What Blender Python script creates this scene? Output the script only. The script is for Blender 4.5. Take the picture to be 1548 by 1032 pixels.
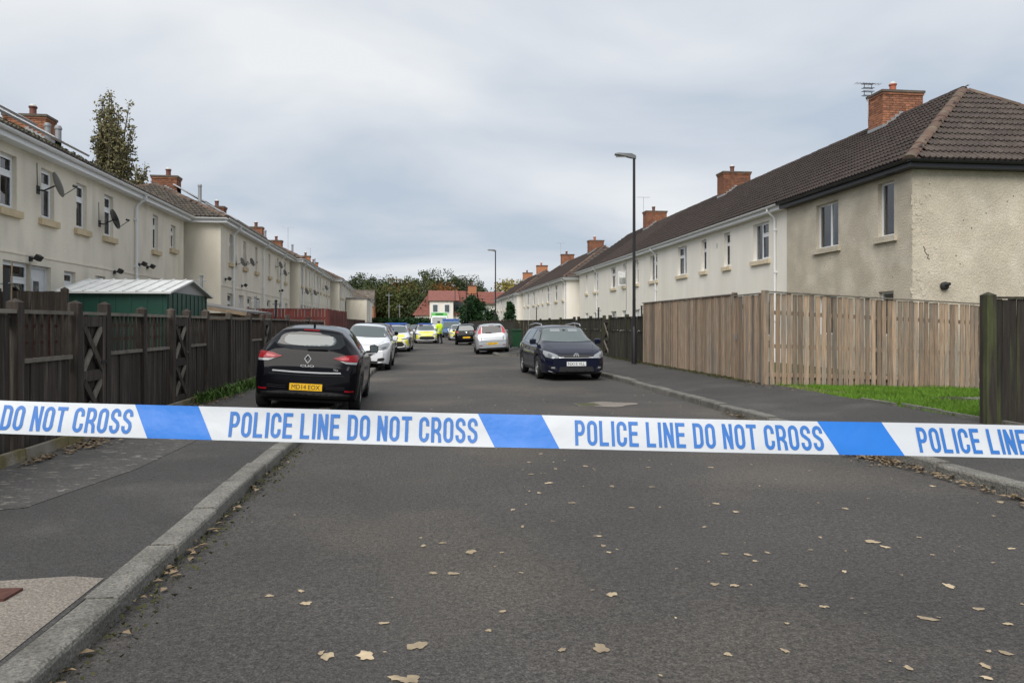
import bpy, bmesh, math, random
import numpy as np
from mathutils import Vector, Matrix
from mathutils.bvhtree import BVHTree
random.seed(7); np.random.seed(7)
R = math.radians
scene = bpy.context.scene
COL = scene.collection
for o in list(bpy.data.objects): bpy.data.objects.remove(o)

# ------------------------------------------------------------------ camera
FPX = 1120.0; YAW = R(6.72); EYE = 1.5
cam = bpy.data.cameras.new('camera'); camo = bpy.data.objects.new('camera', cam); COL.objects.link(camo)
cam.sensor_width = 36; cam.lens = 36*FPX/1548; cam.shift_y = -26/1548
cam.clip_start = .05; cam.clip_end = 3000
camo.location = (0, 0, EYE); camo.rotation_euler = (R(90), 0, -YAW)
scene.camera = camo
scene.render.resolution_x = 1024; scene.render.resolution_y = 682
scene.render.engine = 'CYCLES'
vs = scene.view_settings
vs.view_transform = 'Standard'; vs.look = 'None'; vs.gamma = 1; vs.exposure = 1.1; vs.use_curve_mapping = False

# ------------------------------------------------------------------ sky (overcast: cloud layer over a Nishita sky) and sun
world = bpy.data.worlds.new('World'); scene.world = world; world.use_nodes = True
nt = world.node_tree; nt.nodes.clear()
N = nt.nodes.new; K = nt.links.new
out = N('ShaderNodeOutputWorld'); bg = N('ShaderNodeBackground'); K(bg.outputs[0], out.inputs[0])
SUN_EL, SUN_AZ = R(48), R(205)     # high, behind the camera, a little to the left
sky = N('ShaderNodeTexSky'); sky.sky_type = 'NISHITA'; sky.sun_disc = False
sky.sun_elevation = SUN_EL; sky.sun_rotation = SUN_AZ; sky.dust_density = 3
scl = N('ShaderNodeMix'); scl.data_type = 'RGBA'; scl.blend_type = 'MULTIPLY'; scl.inputs[0].default_value = 1
K(sky.outputs[0], scl.inputs[6]); scl.inputs[7].default_value = (.06, .06, .06, 1)
tc = N('ShaderNodeTexCoord'); sep = N('ShaderNodeSeparateXYZ'); K(tc.outputs['Generated'], sep.inputs[0])
def mth(op, a, b=None):
    m = N('ShaderNodeMath'); m.operation = op
    for i, s in enumerate((a, b)):
        if s is None: continue
        if isinstance(s, (int, float)): m.inputs[i].default_value = s
        else: K(s, m.inputs[i])
    return m.outputs[0]
zc = mth('ADD', mth('MAXIMUM', sep.outputs[2], 0.0), .24)
u_ = mth('DIVIDE', sep.outputs[0], zc); v_ = mth('DIVIDE', sep.outputs[1], zc)
cmb = N('ShaderNodeCombineXYZ'); K(mth('MULTIPLY', u_, .8), cmb.inputs[0]); K(v_, cmb.inputs[1]); cmb.inputs[2].default_value = 3.3
n1 = N('ShaderNodeTexNoise'); n1.inputs['Scale'].default_value = .95; n1.inputs['Detail'].default_value = 5; n1.inputs['Roughness'].default_value = .47; n1.inputs['Distortion'].default_value = .45
K(cmb.outputs[0], n1.inputs['Vector'])
cr = N('ShaderNodeValToRGB'); K(n1.outputs[0], cr.inputs[0])
e = cr.color_ramp.elements
e[0].position = .375; e[0].color = (.268, .308, .36, 1)
e[1].position = .625; e[1].color = (.455, .468, .478, 1)
em = cr.color_ramp.elements.new(.50); em.color = (.36, .383, .417, 1)
mx = N('ShaderNodeMix'); mx.data_type = 'RGBA'; mx.inputs[0].default_value = .94
K(scl.outputs[2], mx.inputs[6]); K(cr.outputs[0], mx.inputs[7])
K(mx.outputs[2], bg.inputs[0]); bg.inputs[1].default_value = .90
sun = bpy.data.lights.new('sun', 'SUN'); sun.energy = 1.5; sun.angle = R(50); sun.color = (1, .955, .89)
suno = bpy.data.objects.new('sun', sun); COL.objects.link(suno)
_d = Vector((math.sin(SUN_AZ)*math.cos(SUN_EL), math.cos(SUN_AZ)*math.cos(SUN_EL), math.sin(SUN_EL)))
suno.rotation_euler = _d.to_track_quat('Z', 'Y').to_euler(); suno.location = (0, -20, 40)

# ------------------------------------------------------------------ pixel helpers (a pixel gives a direction, D the depth)
def at(px, D):
    xc = (px-774)/FPX*D
    return (xc*math.cos(YAW)+D*math.sin(YAW), -xc*math.sin(YAW)+D*math.cos(YAW))
def gnd(px, py, z=0.0):
    D = (EYE-z)*FPX/(py-490); x, y = at(px, D); return (x, y, z)
def ang(px): return math.atan((px-774)/FPX)+YAW

# ------------------------------------------------------------------ materials
MATS = {}
def pm(name, col, rough=.8, var=.0, vscale=3, stretch=(1,1,1), rnd=0, bump=0, bscale=60, metal=0, spec=.5, col2=None, c2=(.5,.7), c2scale=1.5, speck=0, speckscale=180, coat=0, trans=0, emit=None, grain=0, grainscale=38):
    m = bpy.data.materials.new(name); m.use_nodes = True; t = m.node_tree; nd = t.nodes; L = t.links.new
    b = nd['Principled BSDF']; b.inputs['Roughness'].default_value = rough; b.inputs['Metallic'].default_value = metal
    b.inputs['Specular IOR Level'].default_value = spec; b.inputs['Coat Weight'].default_value = coat; b.inputs['Coat Roughness'].default_value = .03
    if trans: b.inputs['Transmission Weight'].default_value = trans
    c4 = (*col, 1)
    tcn = nd.new('ShaderNodeTexCoord'); oi = nd.new('ShaderNodeObjectInfo')
    ml = nd.new('ShaderNodeVectorMath'); ml.operation = 'SCALE'; ml.inputs[0].default_value = (37, 19, 53)
    L(oi.outputs['Random'], ml.inputs['Scale'])
    ad = nd.new('ShaderNodeVectorMath'); ad.operation = 'ADD'; L(tcn.outputs['Object'], ad.inputs[0]); L(ml.outputs[0], ad.inputs[1])
    mp = nd.new('ShaderNodeMapping'); mp.inputs['Scale'].default_value = stretch; L(ad.outputs[0], mp.inputs[0])
    cur = None
    def mixc(fac, a, bb, mode='MIX'):
        x = nd.new('ShaderNodeMix'); x.data_type = 'RGBA'; x.blend_type = mode
        if isinstance(fac, float): x.inputs[0].default_value = fac
        else: L(fac, x.inputs[0])
        for i, q in ((6, a), (7, bb)):
            if isinstance(q, tuple): x.inputs[i].default_value = q
            else: L(q, x.inputs[i])
        return x.outputs[2]
    def noise(scale, det=4, vec=None):
        x = nd.new('ShaderNodeTexNoise'); x.inputs['Scale'].default_value = scale; x.inputs['Detail'].default_value = det
        L(vec or mp.outputs[0], x.inputs['Vector']); return x.outputs[0]
    def ramp(fac, a, bb, ca=0, cb=1):
        x = nd.new('ShaderNodeMapRange'); L(fac, x.inputs[0])
        for i, q in ((1, a), (2, bb), (3, ca), (4, cb)): x.inputs[i].default_value = q
        return x.outputs[0]
    cur = c4
    if col2: cur = mixc(ramp(noise(c2scale, 5), c2[0], c2[1]), cur, (*col2, 1))
    def mulval(val):
        nonlocal cur
        cc = nd.new('ShaderNodeCombineColor')
        for i in range(3): L(val, cc.inputs[i])
        cur = mixc(1.0, cur, cc.outputs[0], 'MULTIPLY')
    if var: mulval(ramp(noise(vscale, 6), .25, .75, 1-var, 1+var))
    if speck: mulval(ramp(noise(speckscale, 2, tcn.outputs['Object']), .3, .7, 1-speck, 1+speck))
    if grain:
        gx = nd.new('ShaderNodeTexNoise'); gx.inputs['Scale'].default_value = grainscale; gx.inputs['Detail'].default_value = 8; gx.inputs['Roughness'].default_value = .85
        L(tcn.outputs['Object'], gx.inputs['Vector']); mulval(ramp(gx.outputs[0], .32, .68, 1-grain, 1+grain))
    if rnd: mulval(ramp(oi.outputs['Random'], 0, 1, 1-rnd, 1+rnd))
    if isinstance(cur, tuple): b.inputs['Base Color'].default_value = cur
    else: L(cur, b.inputs['Base Color'])
    if bump:
        bn = nd.new('ShaderNodeBump'); bn.inputs['Strength'].default_value = bump; bn.inputs['Distance'].default_value = .02
        L(noise(bscale, 3), bn.inputs['Height']); L(bn.outputs[0], b.inputs['Normal'])
    if emit: b.inputs['Emission Color'].default_value = (*emit, 1); b.inputs['Emission Strength'].default_value = 1
    MATS[name] = m; return m
def glassmat(name, tint=.75, fac=.5):
    m = bpy.data.materials.new(name); m.use_nodes = True; t = m.node_tree; nd = t.nodes; nd.clear(); L = t.links.new
    o = nd.new('ShaderNodeOutputMaterial'); mxs = nd.new('ShaderNodeMixShader'); tr = nd.new('ShaderNodeBsdfTransparent'); gl = nd.new('ShaderNodeBsdfGlossy')
    tr.inputs[0].default_value = (tint, tint*1.02, tint*1.03, 1); gl.inputs['Roughness'].default_value = .02
    lw = nd.new('ShaderNodeFresnel'); lw.inputs[0].default_value = 1.55
    mm = nd.new('ShaderNodeMath'); mm.operation = 'MULTIPLY_ADD'; L(lw.outputs[0], mm.inputs[0]); mm.inputs[1].default_value = 1; mm.inputs[2].default_value = fac*.1
    L(mm.outputs[0], mxs.inputs[0]); L(tr.outputs[0], mxs.inputs[1]); L(gl.outputs[0], mxs.inputs[2]); L(mxs.outputs[0], o.inputs[0])
    MATS[name] = m; return m

# ------------------------------------------------------------------ mesh builder
class MB:
    def __init__(s): s.v = []; s.f = []
    def poly(s, pts):
        n = len(s.v); s.v += [tuple(p) for p in pts]; s.f.append(tuple(range(n, n+len(pts)))); return s
    def box(s, x0, x1, y0, y1, z0, z1, M=None):
        c = [(x0,y0,z0),(x1,y0,z0),(x1,y1,z0),(x0,y1,z0),(x0,y0,z1),(x1,y0,z1),(x1,y1,z1),(x0,y1,z1)]
        if M: c = [tuple(M @ Vector(p)) for p in c]
        n = len(s.v); s.v += c
        s.f += [tuple(n+i for i in q) for q in ((3,2,1,0),(4,5,6,7),(0,1,5,4),(1,2,6,5),(2,3,7,6),(3,0,4,7))]; return s
    def beam(s, p0, p1, w, h, up=(0,0,1)):
        p0 = Vector(p0); p1 = Vector(p1); d = p1-p0; l = d.length; d.normalize(); u = Vector(up)
        sd = d.cross(u); 
        if sd.length < 1e-4: sd = d.cross(Vector((1,0,0)))
        sd.normalize(); u2 = sd.cross(d)
        M = Matrix((( *sd, 0),(*d, 0),(*u2, 0),(0,0,0,1))).transposed(); M.translation = p0
        M = Matrix.Translation(p0) @ Matrix((sd, d, u2)).transposed().to_4x4()
        return s.box(-w/2, w/2, 0, l, -h/2, h/2, M)
    def tube(s, pts, r, n=8, caps=True):
        pts = [Vector(p) for p in pts]; m = len(pts); rs = r if isinstance(r, (list, tuple)) else [r]*m
        base = len(s.v); prev = None
        for i, p in enumerate(pts):
            d = (pts[min(i+1, m-1)]-pts[max(i-1, 0)]).normalized()
            if prev is None:
                a = d.cross(Vector((0,0,1)));
                if a.length < 1e-3: a = d.cross(Vector((1,0,0)))
            else: a = prev-d*prev.dot(d)
            a.normalize(); prev = a; bb = d.cross(a)
            for k in range(n):
                t = 2*math.pi*k/n; s.v.append(tuple(p+(a*math.cos(t)+bb*math.sin(t))*rs[i]))
        for i in range(m-1):
            for k in range(n):
                k2 = (k+1) % n; s.f.append((base+i*n+k, base+i*n+k2, base+(i+1)*n+k2, base+(i+1)*n+k))
        if caps:
            s.f.append(tuple(base+k for k in range(n))[::-1]); s.f.append(tuple(base+(m-1)*n+k for k in range(n)))
        return s
    def lathe(s, prof, n=16, M=None):
        base = len(s.v); m = len(prof)
        for r, z in prof:
            for k in range(n):
                t = 2*math.pi*k/n; p = Vector((r*math.cos(t), r*math.sin(t), z)); s.v.append(tuple(M @ p if M else p))
        for i in range(m-1):
            for k in range(n):
                k2 = (k+1) % n; s.f.append((base+i*n+k, base+i*n+k2, base+(i+1)*n+k2, base+(i+1)*n+k))
        return s
    def prism(s, pts, vec):
        vec = Vector(vec); a = [Vector(p) for p in pts]; b = [p+vec for p in a]; n = len(a)
        s.poly(a[::-1]); s.poly(b)
        for i in range(n): s.poly((a[i], a[(i+1) % n], b[(i+1) % n], b[i]))
        return s
    def mesh(s, name, mat, smooth=False):
        me = bpy.data.meshes.new(name); me.from_pydata(s.v, [], s.f)
        if mat: me.materials.append(MATS[mat] if isinstance(mat, str) else mat)
        if smooth:
            me.polygons.foreach_set('use_smooth', [True]*len(me.polygons))
            try: me.set_sharp_from_angle(angle=R(38))
            except Exception: pass
        me.update(); return me
    def build(s, name, mat, parent=None, smooth=False, loc=None):
        return link(name, s.mesh(name, mat, smooth), parent, loc)
def link(name, me, parent=None, loc=None):
    o = bpy.data.objects.new(name, me); COL.objects.link(o)
    if parent: o.parent = parent
    if loc: o.location = loc
    return o
def tag(o, label=None, cat=None, group=None, kind=None):
    if label: o['label'] = label
    if cat: o['category'] = cat
    if group: o['group'] = group
    if kind: o['kind'] = kind
    return o
def empty(name, loc, rz, label, cat, group=None):
    o = bpy.data.objects.new(name, None); COL.objects.link(o); o.empty_display_size = .2
    o.location = loc; o.rotation_euler = (0, 0, rz); return tag(o, label, cat, group)
def copy_tree(o, parent=None):
    c = o.copy(); COL.objects.link(c); c.parent = parent
    for ch in list(o.children): copy_tree(ch, c)
    return c
def text_mesh(txt, bold=.0):
    cu = bpy.data.curves.new('t', 'FONT'); cu.body = txt; cu.offset = bold; cu.resolution_u = 3
    ob = bpy.data.objects.new('t', cu); COL.objects.link(ob); dg = bpy.context.evaluated_depsgraph_get()
    me = bpy.data.meshes.new_from_object(ob.evaluated_get(dg)); bpy.data.objects.remove(ob)
    v = np.array([p.co[:] for p in me.vertices]); f = [tuple(p.vertices) for p in me.polygons]
    mn, mxx = v.min(0), v.max(0); v = (v-mn)/np.maximum(mxx-mn, 1e-6)
    bpy.data.meshes.remove(me); return v[:, :2], f    # unit box

# ------------------------------------------------------------------ material library
pm('asphalt', (.064,.060,.056), .9, var=.24, vscale=.45, col2=(.105,.091,.076), c2=(.48,.68), c2scale=.33, speck=.5, speckscale=110, bump=1.0, bscale=60, grain=.8, grainscale=34)
pm('stain_dark', (.050,.043,.038), .9, grain=.7, grainscale=34, speck=.4, speckscale=110, bump=1, bscale=60)
pm('stain_dust', (.115,.10,.085), .95, grain=.6, grainscale=34, speck=.4, speckscale=110, bump=1, bscale=60)
pm('path_tarmac', (.056,.054,.052), .92, var=.2, vscale=.8, col2=(.084,.081,.076), c2=(.52,.72), c2scale=1.1, speck=.4, speckscale=100, bump=1.0, bscale=60, grain=.5, grainscale=36)
pm('pink_concrete', (.215,.19,.162), .9, var=.14, vscale=2, speck=.35, speckscale=80, bump=.8, bscale=50, grain=.35)
pm('kerb', (.165,.158,.14), .9, grain=.32, grainscale=60, var=.25, vscale=5, rnd=.10, speck=.35, speckscale=70, bump=.8, bscale=40, col2=(.11,.106,.09), c2=(.5,.68), c2scale=3)
pm('edging', (.20,.165,.075), .9, var=.3, vscale=4, rnd=.1, bump=.6, bscale=40, col2=(.24,.22,.18), c2=(.45,.6), c2scale=2)
pm('soil', (.085,.075,.045), .95, var=.35, vscale=.5, col2=(.055,.085,.022), c2=(.4,.6), c2scale=.4, bump=.6)
pm('grass', (.10,.20,.018), .7, var=.3, vscale=.9, rnd=0, spec=.25)
pm('grass_dry', (.27,.20,.11), .9, var=.3, vscale=9)
pm('dirt', (.035,.028,.022), .95, var=.3, vscale=8, bump=.8)
pm('leaf_tan', (.39,.31,.205), .8, rnd=.3, var=.25, vscale=18)
pm('litter', (.21,.155,.095), .9, var=.45, vscale=14)
pm('weed', (.05,.10,.018), .7, var=.35, vscale=7, spec=.25)
pm('moss', (.062,.062,.022), .95, var=.4, vscale=9)
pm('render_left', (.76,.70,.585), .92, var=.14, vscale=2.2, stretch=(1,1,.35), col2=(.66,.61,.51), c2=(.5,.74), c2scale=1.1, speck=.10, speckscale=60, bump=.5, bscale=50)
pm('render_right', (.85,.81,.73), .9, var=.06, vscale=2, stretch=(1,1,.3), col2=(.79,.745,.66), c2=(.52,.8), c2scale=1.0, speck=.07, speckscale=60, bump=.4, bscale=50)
pm('roughcast', (.52,.465,.37), .95, var=.16, vscale=1.6, col2=(.60,.545,.445), c2=(.48,.64), c2scale=1.3, speck=.16, speckscale=55, bump=1.0, bscale=26, grain=.24, grainscale=24)
pm('cement_patch', (.40,.36,.28), .95, var=.3, vscale=6, bump=1, bscale=18)
pm('tile_brown', (.046,.034,.030), .85, var=.25, vscale=5, rnd=.22, bump=.5, bscale=45)
pm('tile_brown_lit', (.082,.064,.055), .85, var=.28, vscale=6, rnd=.18, bump=.5, bscale=45)  # same brown tile made paler: the hip slope's brighter lighting painted into its colour
pm('tile_left', (.092,.078,.064), .9, var=.3, vscale=4, rnd=.2, bump=.5, bscale=45, col2=(.14,.12,.09), c2=(.5,.7), c2scale=2)
pm('ridge_tile', (.11,.068,.05), .9, var=.3, vscale=5, rnd=.25, col2=(.12,.098,.07), c2=(.48,.62), c2scale=3, bump=.5)
pm('tile_red', (.21,.078,.06), .85, var=.2, vscale=2, bump=.3)
pm('brick', (.29,.125,.068), .9, var=.35, vscale=9, rnd=.3, bump=.4, bscale=60, col2=(.19,.085,.055), c2=(.46,.66), c2scale=3.5)
pm('mortar', (.13,.10,.08), .95, var=.15)
pm('lead', (.30,.31,.32), .6, var=.15, metal=.2)
pm('cap', (.115,.095,.075), .9, var=.3, vscale=8)
pm('pot_dark', (.13,.045,.032), .7, var=.2)
pm('pot_red', (.38,.11,.06), .75, var=.2)
pm('cowl', (.55,.55,.53), .5)
pm('upvc', (.78,.79,.80), .35)
pm('gutter_black', (.012,.013,.015), .4)
pm('sill_pale', (.66,.56,.40), .85, var=.12, vscale=6)
pm('sill_stone', (.56,.45,.29), .85, var=.12, vscale=6)
pm('curtain', (.74,.78,.80), .95, var=.10, vscale=6, stretch=(6,6,.3))
pm('room', (.05,.05,.05), .9)
pm('door_white', (.72,.73,.75), .4)
glassmat('pane', .92, .9)
pm('fence_dark', (.044,.034,.027), .9, var=.4, vscale=4, stretch=(9,9,.7), rnd=.28, bump=.6, bscale=30, col2=(.105,.088,.072), c2=(.52,.72), c2scale=1.6)
pm('fence_dark_b', (.026,.021,.017), .9, var=.4, vscale=4, stretch=(9,9,.7), rnd=.25, bump=.6, bscale=30, col2=(.055,.062,.022), c2=(.48,.66), c2scale=1.2)
pm('fence_rail', (.19,.17,.14), .9, var=.35, vscale=7, rnd=.2)
pm('fence_brown', (.075,.028,.02), .9, var=.3, vscale=4, stretch=(9,9,.7), rnd=.2)
pm('fence_light', (.335,.24,.162), .85, var=.36, vscale=4, stretch=(11,11,.8), rnd=.36, bump=.4, bscale=30, col2=(.24,.205,.165), c2=(.45,.62), c2scale=.8)
pm('fence_red', (.12,.02,.015), .7, var=.2, vscale=4, stretch=(8,8,.8), rnd=.15)
pm('shed_green', (.006,.058,.038), .5, var=.10)
pm('shed_roof', (.62,.63,.62), .55, var=.14, vscale=3)
pm('shed_gable', (.36,.36,.36), .6)
pm('felt', (.17,.165,.16), .95, var=.25, vscale=4)
pm('timber', (.24,.18,.12), .85, var=.25, vscale=6)
pm('steel', (.25,.27,.28), .5, metal=.4)
pm('lamp_black', (.012,.012,.015), .45)
pm('lamp_grey', (.11,.115,.12), .5)
pm('dish', (.26,.26,.27), .6)
pm('black_plastic', (.015,.015,.016), .5)
pm('solar', (.012,.015,.028), .12, coat=.5)
pm('alu', (.50,.51,.53), .35, metal=.8)
pm('tape_white', (.56,.59,.625), .34, var=.03, vscale=5, bump=.12, bscale=14)
pm('tape_blue', (.008,.165,.60), .34, var=.05, vscale=9, bump=.12, bscale=14)
pm('tape_ink', (.022,.15,.48), .42)
pm('tyre', (.012,.012,.012), .85)
pm('rim', (.42,.43,.44), .35, metal=.7)
pm('car_black', (.003,.003,.005), .10, spec=.17)
pm('car_navy', (.006,.008,.022), .12, spec=.42)
pm('car_white', (.74,.75,.77), .22, coat=1)
pm('car_silver', (.42,.44,.46), .28, coat=.8, metal=.35)
pm('car_grey', (.03,.034,.042), .2, spec=.5)
pm('car_blue', (.05,.13,.30), .25, coat=1)
pm('police_yellow', (.78,.74,.05), .3, coat=.6)
pm('police_blue', (.02,.05,.38), .3, coat=.6)
pm('van_green', (.16,.60,.13), .35, coat=.5)
pm('beacon_blue', (.05,.12,.42), .15, coat=.5)
pm('glass_dark', (.008,.010,.012), .05, spec=.5)
pm('glass_mid', (.075,.095,.098), .05, spec=.7)
pm('glass_light', (.105,.13,.13), .06, spec=.6)
pm('lamp_red', (.22,.004,.010), .2, spec=.3)
pm('lamp_pink', (.50,.075,.09), .18, spec=.4)
pm('lamp_clear', (.24,.255,.27), .12, coat=.4)
pm('trim', (.72,.73,.75), .25, metal=.45)
pm('lamp_lens', (.10,.11,.12), .1, coat=1)
pm('chrome', (.75,.76,.78), .12, metal=1)
pm('plate_yellow', (.80,.47,.02), .4)
pm('plate_white', (.72,.74,.74), .4)
pm('ink', (.012,.012,.012), .5)
pm('hivis', (.60,.83,.02), .7, emit=None)
pm('trouser', (.012,.013,.017), .9)
pm('skin', (.45,.27,.19), .6)
pm('retro', (.55,.57,.58), .3)
pm('bark', (.10,.085,.065), .95, var=.3, vscale=5)
pm('leaf_poplar', (.165,.15,.075), .7, var=.4, vscale=1.2, spec=.2)
pm('leaf_green', (.050,.066,.026), .75, var=.45, vscale=.5, spec=.2)
pm('leaf_olive', (.075,.088,.028), .75, var=.45, vscale=.5, spec=.2)
pm('leaf_rust', (.17,.082,.026), .75, var=.4, vscale=.5, spec=.2, col2=(.07,.08,.025), c2=(.45,.6), c2scale=.3)
pm('leaf_ever', (.016,.045,.014), .7, var=.4, vscale=1.5, spec=.2)
pm('leaf_gold', (.24,.20,.05), .75, var=.4, vscale=.6, spec=.2)
pm('bin_green', (.012,.06,.025), .5)
# ================================================================== GROUND, ROAD, PAVEMENTS
def sheet(name, pts, mat, kind='structure'):
    return tag(MB().poly(pts).build(name, mat), kind=kind)
def strip(name, rows, mat):     # rows of (x0,z0,x1,z1,y): a ruled strip along the street
    m = MB()
    for a, b in zip(rows, rows[1:]):
        m.poly(((a[0],a[4],a[1]), (a[2],a[4],a[3]), (b[2],b[4],b[3]), (b[0],b[4],b[1])))
    return tag(m.build(name, mat), kind='structure')
KL, KR, KR2, YB = -1.57, 5.11, 3.35, 34.6      # kerb faces; the right kerb steps out at YB
FL, FR = -4.15, 7.12                            # fence lines
YE = 97.0
sheet('ground', [(-600,-300,-.08),(600,-300,-.08),(600,900,-.08),(-600,900,-.08)], 'soil')
# the carriageway is gently cambered and slightly uneven: a grid, not a plane
def grid_sheet(name, xs, ys, zf, mat):
    m = MB(); nx = len(xs)
    m.v = [(x, y, zf(x, y)) for y in ys for x in xs]
    m.f = [(j*nx+i, j*nx+i+1, (j+1)*nx+i+1, (j+1)*nx+i) for j in range(len(ys)-1) for i in range(nx-1)]
    return tag(m.build(name, mat, smooth=True), kind='structure')
def road_z(x, y): return .018*math.cos((x-1.77)/3.4*1.5)-.012+.005*math.sin(x*2.1+y*.7)*math.sin(y*.9)
grid_sheet('road', list(np.linspace(KL-.05, KR+.05, 24)), list(np.linspace(-8, YE+1, 190)), road_z, 'asphalt')
sheet('cross_road', [(-70,YE+.9,-.016),(80,YE+.9,-.016),(80,YE+8,-.016),(-70,YE+8,-.016)], 'asphalt')
PI = .17
strip('pavement', [(FL-.3,.13,KL-PI+.01,.094,-8),(FL-.3,.13,KL-PI+.01,.094,YE)], 'path_tarmac')
strip('pavement', [(KR+PI-.015,.094,FR+.05,.25,-8),(KR+PI-.015,.094,FR+.05,.25,YB)], 'path_tarmac')
strip('pavement', [(KR2+PI-.015,.094,FR+.05,.25,YB+PI),(KR2+PI-.015,.094,FR+.05,.25,YE)], 'path_tarmac')
sheet('pavement', [(KR2+PI,YB+.002+PI,.1),(KR+PI+.1,YB+.002+PI,.1),(KR+PI+.1,YB-.05,.1),(KR2+PI,YB-.05,.1)], 'path_tarmac')
def pave_l(x, o=.004): return .13+(x-(FL-.3))/((KL-PI+.01)-(FL-.3))*(.094-.13)+o
# pale concrete apron by the kerb in the foreground, set into the pavement
m = MB(); m.poly([(x_,y_,pave_l(x_)) for x_,y_ in ((-4.0,-8),(KL-PI-.02,-8),(KL-PI-.02,4.33),(-1.95,4.38),(-2.3,4.33),(-4.0,4.30))])
tag(m.build('concrete_apron', 'pink_concrete'), kind='structure')
# older and newer tarmac patches
sheet('tarmac_patch', [(x_,y_,pave_l(x_)) for x_,y_ in ((-4.0,5.6),(-3.0,6.0),(-2.75,7.5),(-2.7,9.8),(-3.3,10.3),(-4.0,9.9))], 'kerb')
MATS['patch'] = pm('patch', (.070,.067,.064), .92, var=.2, vscale=2, stretch=(1,2,1), col2=(.19,.18,.155), c2=(.60,.66), c2scale=9, speck=.4, speckscale=90, grain=.5)
bpy.data.objects['tarmac_patch'].data.materials[0] = MATS['patch']
# garden and verge ground
strip('garden_ground', [(-40,.32,FL-.28,.12,-8),(-40,.32,FL-.28,.12,YE)], 'soil')
strip('garden_ground', [(FR+.04,.24,45,.24,17.0),(FR+.04,.24,45,.24,YE)], 'soil')
def verge_z(x, y): return .23-.22*max(0,(x-7.1))/5.8
m = MB(); xs = np.linspace(FR+.02, 30, 14); ys = np.linspace(-8, 17.2, 12)
m.v = [(x, y, max(verge_z(x, y), -.02)) for y in ys for x in xs]
m.f = [(j*14+i, j*14+i+1, (j+1)*14+i+1, (j+1)*14+i) for j in range(11) for i in range(13)]
tag(m.build('verge_ground', 'soil', smooth=True), kind='structure')

# ------------------------------------------------------------------ kerbs: stone by stone
def kerb_mesh(L, h):
    m = MB(); r = .025
    prof = [(0,-.12),(.0,h-r),(r*.35,h-r*.35),(r,h),(PI,h),(PI,-.12)]
    n = len(prof); m.v = [(x,.013,z) for x,z in prof]+[(x,L-.013,z) for x,z in prof]
    m.f = [(i,i+n,(i+1)%n+n,(i+1)%n) for i in range(n)]+[tuple(range(n)),tuple(range(2*n-1,n-1,-1))]
    return m.mesh('kerb_stone', 'kerb')
km = {L: kerb_mesh(L, .105) for L in (.90,)}
def kerb_run(name, label, p0, p1, flip):
    p0 = Vector((*p0,0)); p1 = Vector((*p1,0)); d = p1-p0; n = max(1, round(d.length/.915)); g = d.length/n
    root = tag(bpy.data.objects.new(name, None), kind='structure'); COL.objects.link(root); root.location = p0
    a = math.atan2(d.y, d.x)-R(90)
    root.rotation_euler = (0,0,a)
    for i in range(n):
        o = link('kerb_stone', km[.90], root); o.scale = (-1 if flip else 1, g/.90, 1)
        o.location = (random.uniform(-.012,.012), i*g, random.uniform(-.012,.012)); o.rotation_euler = (random.uniform(-.012,.012), random.uniform(-.03,.03), random.uniform(-.012,.012))
    return root
kerb_run('kerb', '', (KL,-6), (KL,YE), True)
kerb_run('kerb', '', (KR,-6), (KR,YB), False)
kerb_run('kerb', '', (KR+PI,YB), (KR2,YB), True)
kerb_run('kerb', '', (KR2,YB+PI), (KR2,YE), False)
# concrete edging under the left fence, length by length
er = tag(bpy.data.objects.new('path_edging', None), kind='structure'); COL.objects.link(er)
eme = MB().box(-.03,.03,.004,.896,-.2,.115).mesh('edging_stone','edging')
for i in range(36):
    o = link('edging_stone', eme, er); o.location = (FL+.13+random.uniform(-.01,.01), -1+i*.9, .12+random.uniform(-.015,.015)); o.rotation_euler = (0,0,random.uniform(-.01,.01))

# ================================================================== HOUSES
TW, TG = .30, .335
def tile_base():
    m = MB(); prof = [(0,.004),(.022,.034),(.05,.036),(.075,.006),(.15,.004),(.172,.034),(.2,.036),(.225,.006),(TW,.004)]; n = len(prof)
    for y, dz in ((-.03,.048),(TG+.03,.0)):
        m.v += [(x, y, z+dz) for x, z in prof]
    m.v += [(x, -.03, z-.004) for x, z in prof]
    m.f = [(i,i+1,n+i+1,n+i) for i in range(n-1)]+[(2*n+i,2*n+i+1,i+1,i) for i in range(n-1)]
    return m
TB = tile_base(); TV = np.array(TB.v)
TILE_ME = {}
def lay_tiles(parent, O, A, U, width, height, lo, hi, mat, pieces=0, top=.1):
    """tiles on a slope: O eave origin, A across, U up the slope; lo(u)/hi(u) bounds across"""
    O, A, U = Vector(O), Vector(A).normalized(), Vector(U).normalized(); Nn = A.cross(U)
    M3 = np.array([A, U, Nn]); rest = MB(); cnt = 0
    if mat not in TILE_ME: TILE_ME[mat] = TB.mesh('tile', mat)
    sites = []
    for j in range(int(height/TG)+1):
        for i in range(int(width/TW)+2):
            a, u = i*TW, j*TG
            if u > height-top or a+TW/2 < lo(u+TG/2) or a+TW/2 > hi(u+TG/2): continue
            sites.append((a, u))
    if pieces: sites.sort(key=lambda s: s[0] if pieces > 0 else -s[0])
    for a, u in sites:
        p = O+A*a+U*u+Nn*random.uniform(.0,.006)
        if cnt < abs(pieces):
            o = link('tile', TILE_ME[mat], parent); o.matrix_local = Matrix.Translation(p) @ Matrix((A,U,Nn)).transposed().to_4x4(); cnt += 1
        else:
            w = TV @ M3 + np.array(p); b = len(rest.v); rest.v += [tuple(q) for q in w]; rest.f += [tuple(b+k for k in f) for f in TB.f]
    if rest.v: tag(rest.build('tiles', mat, parent), kind='stuff')
    return cnt
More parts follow.
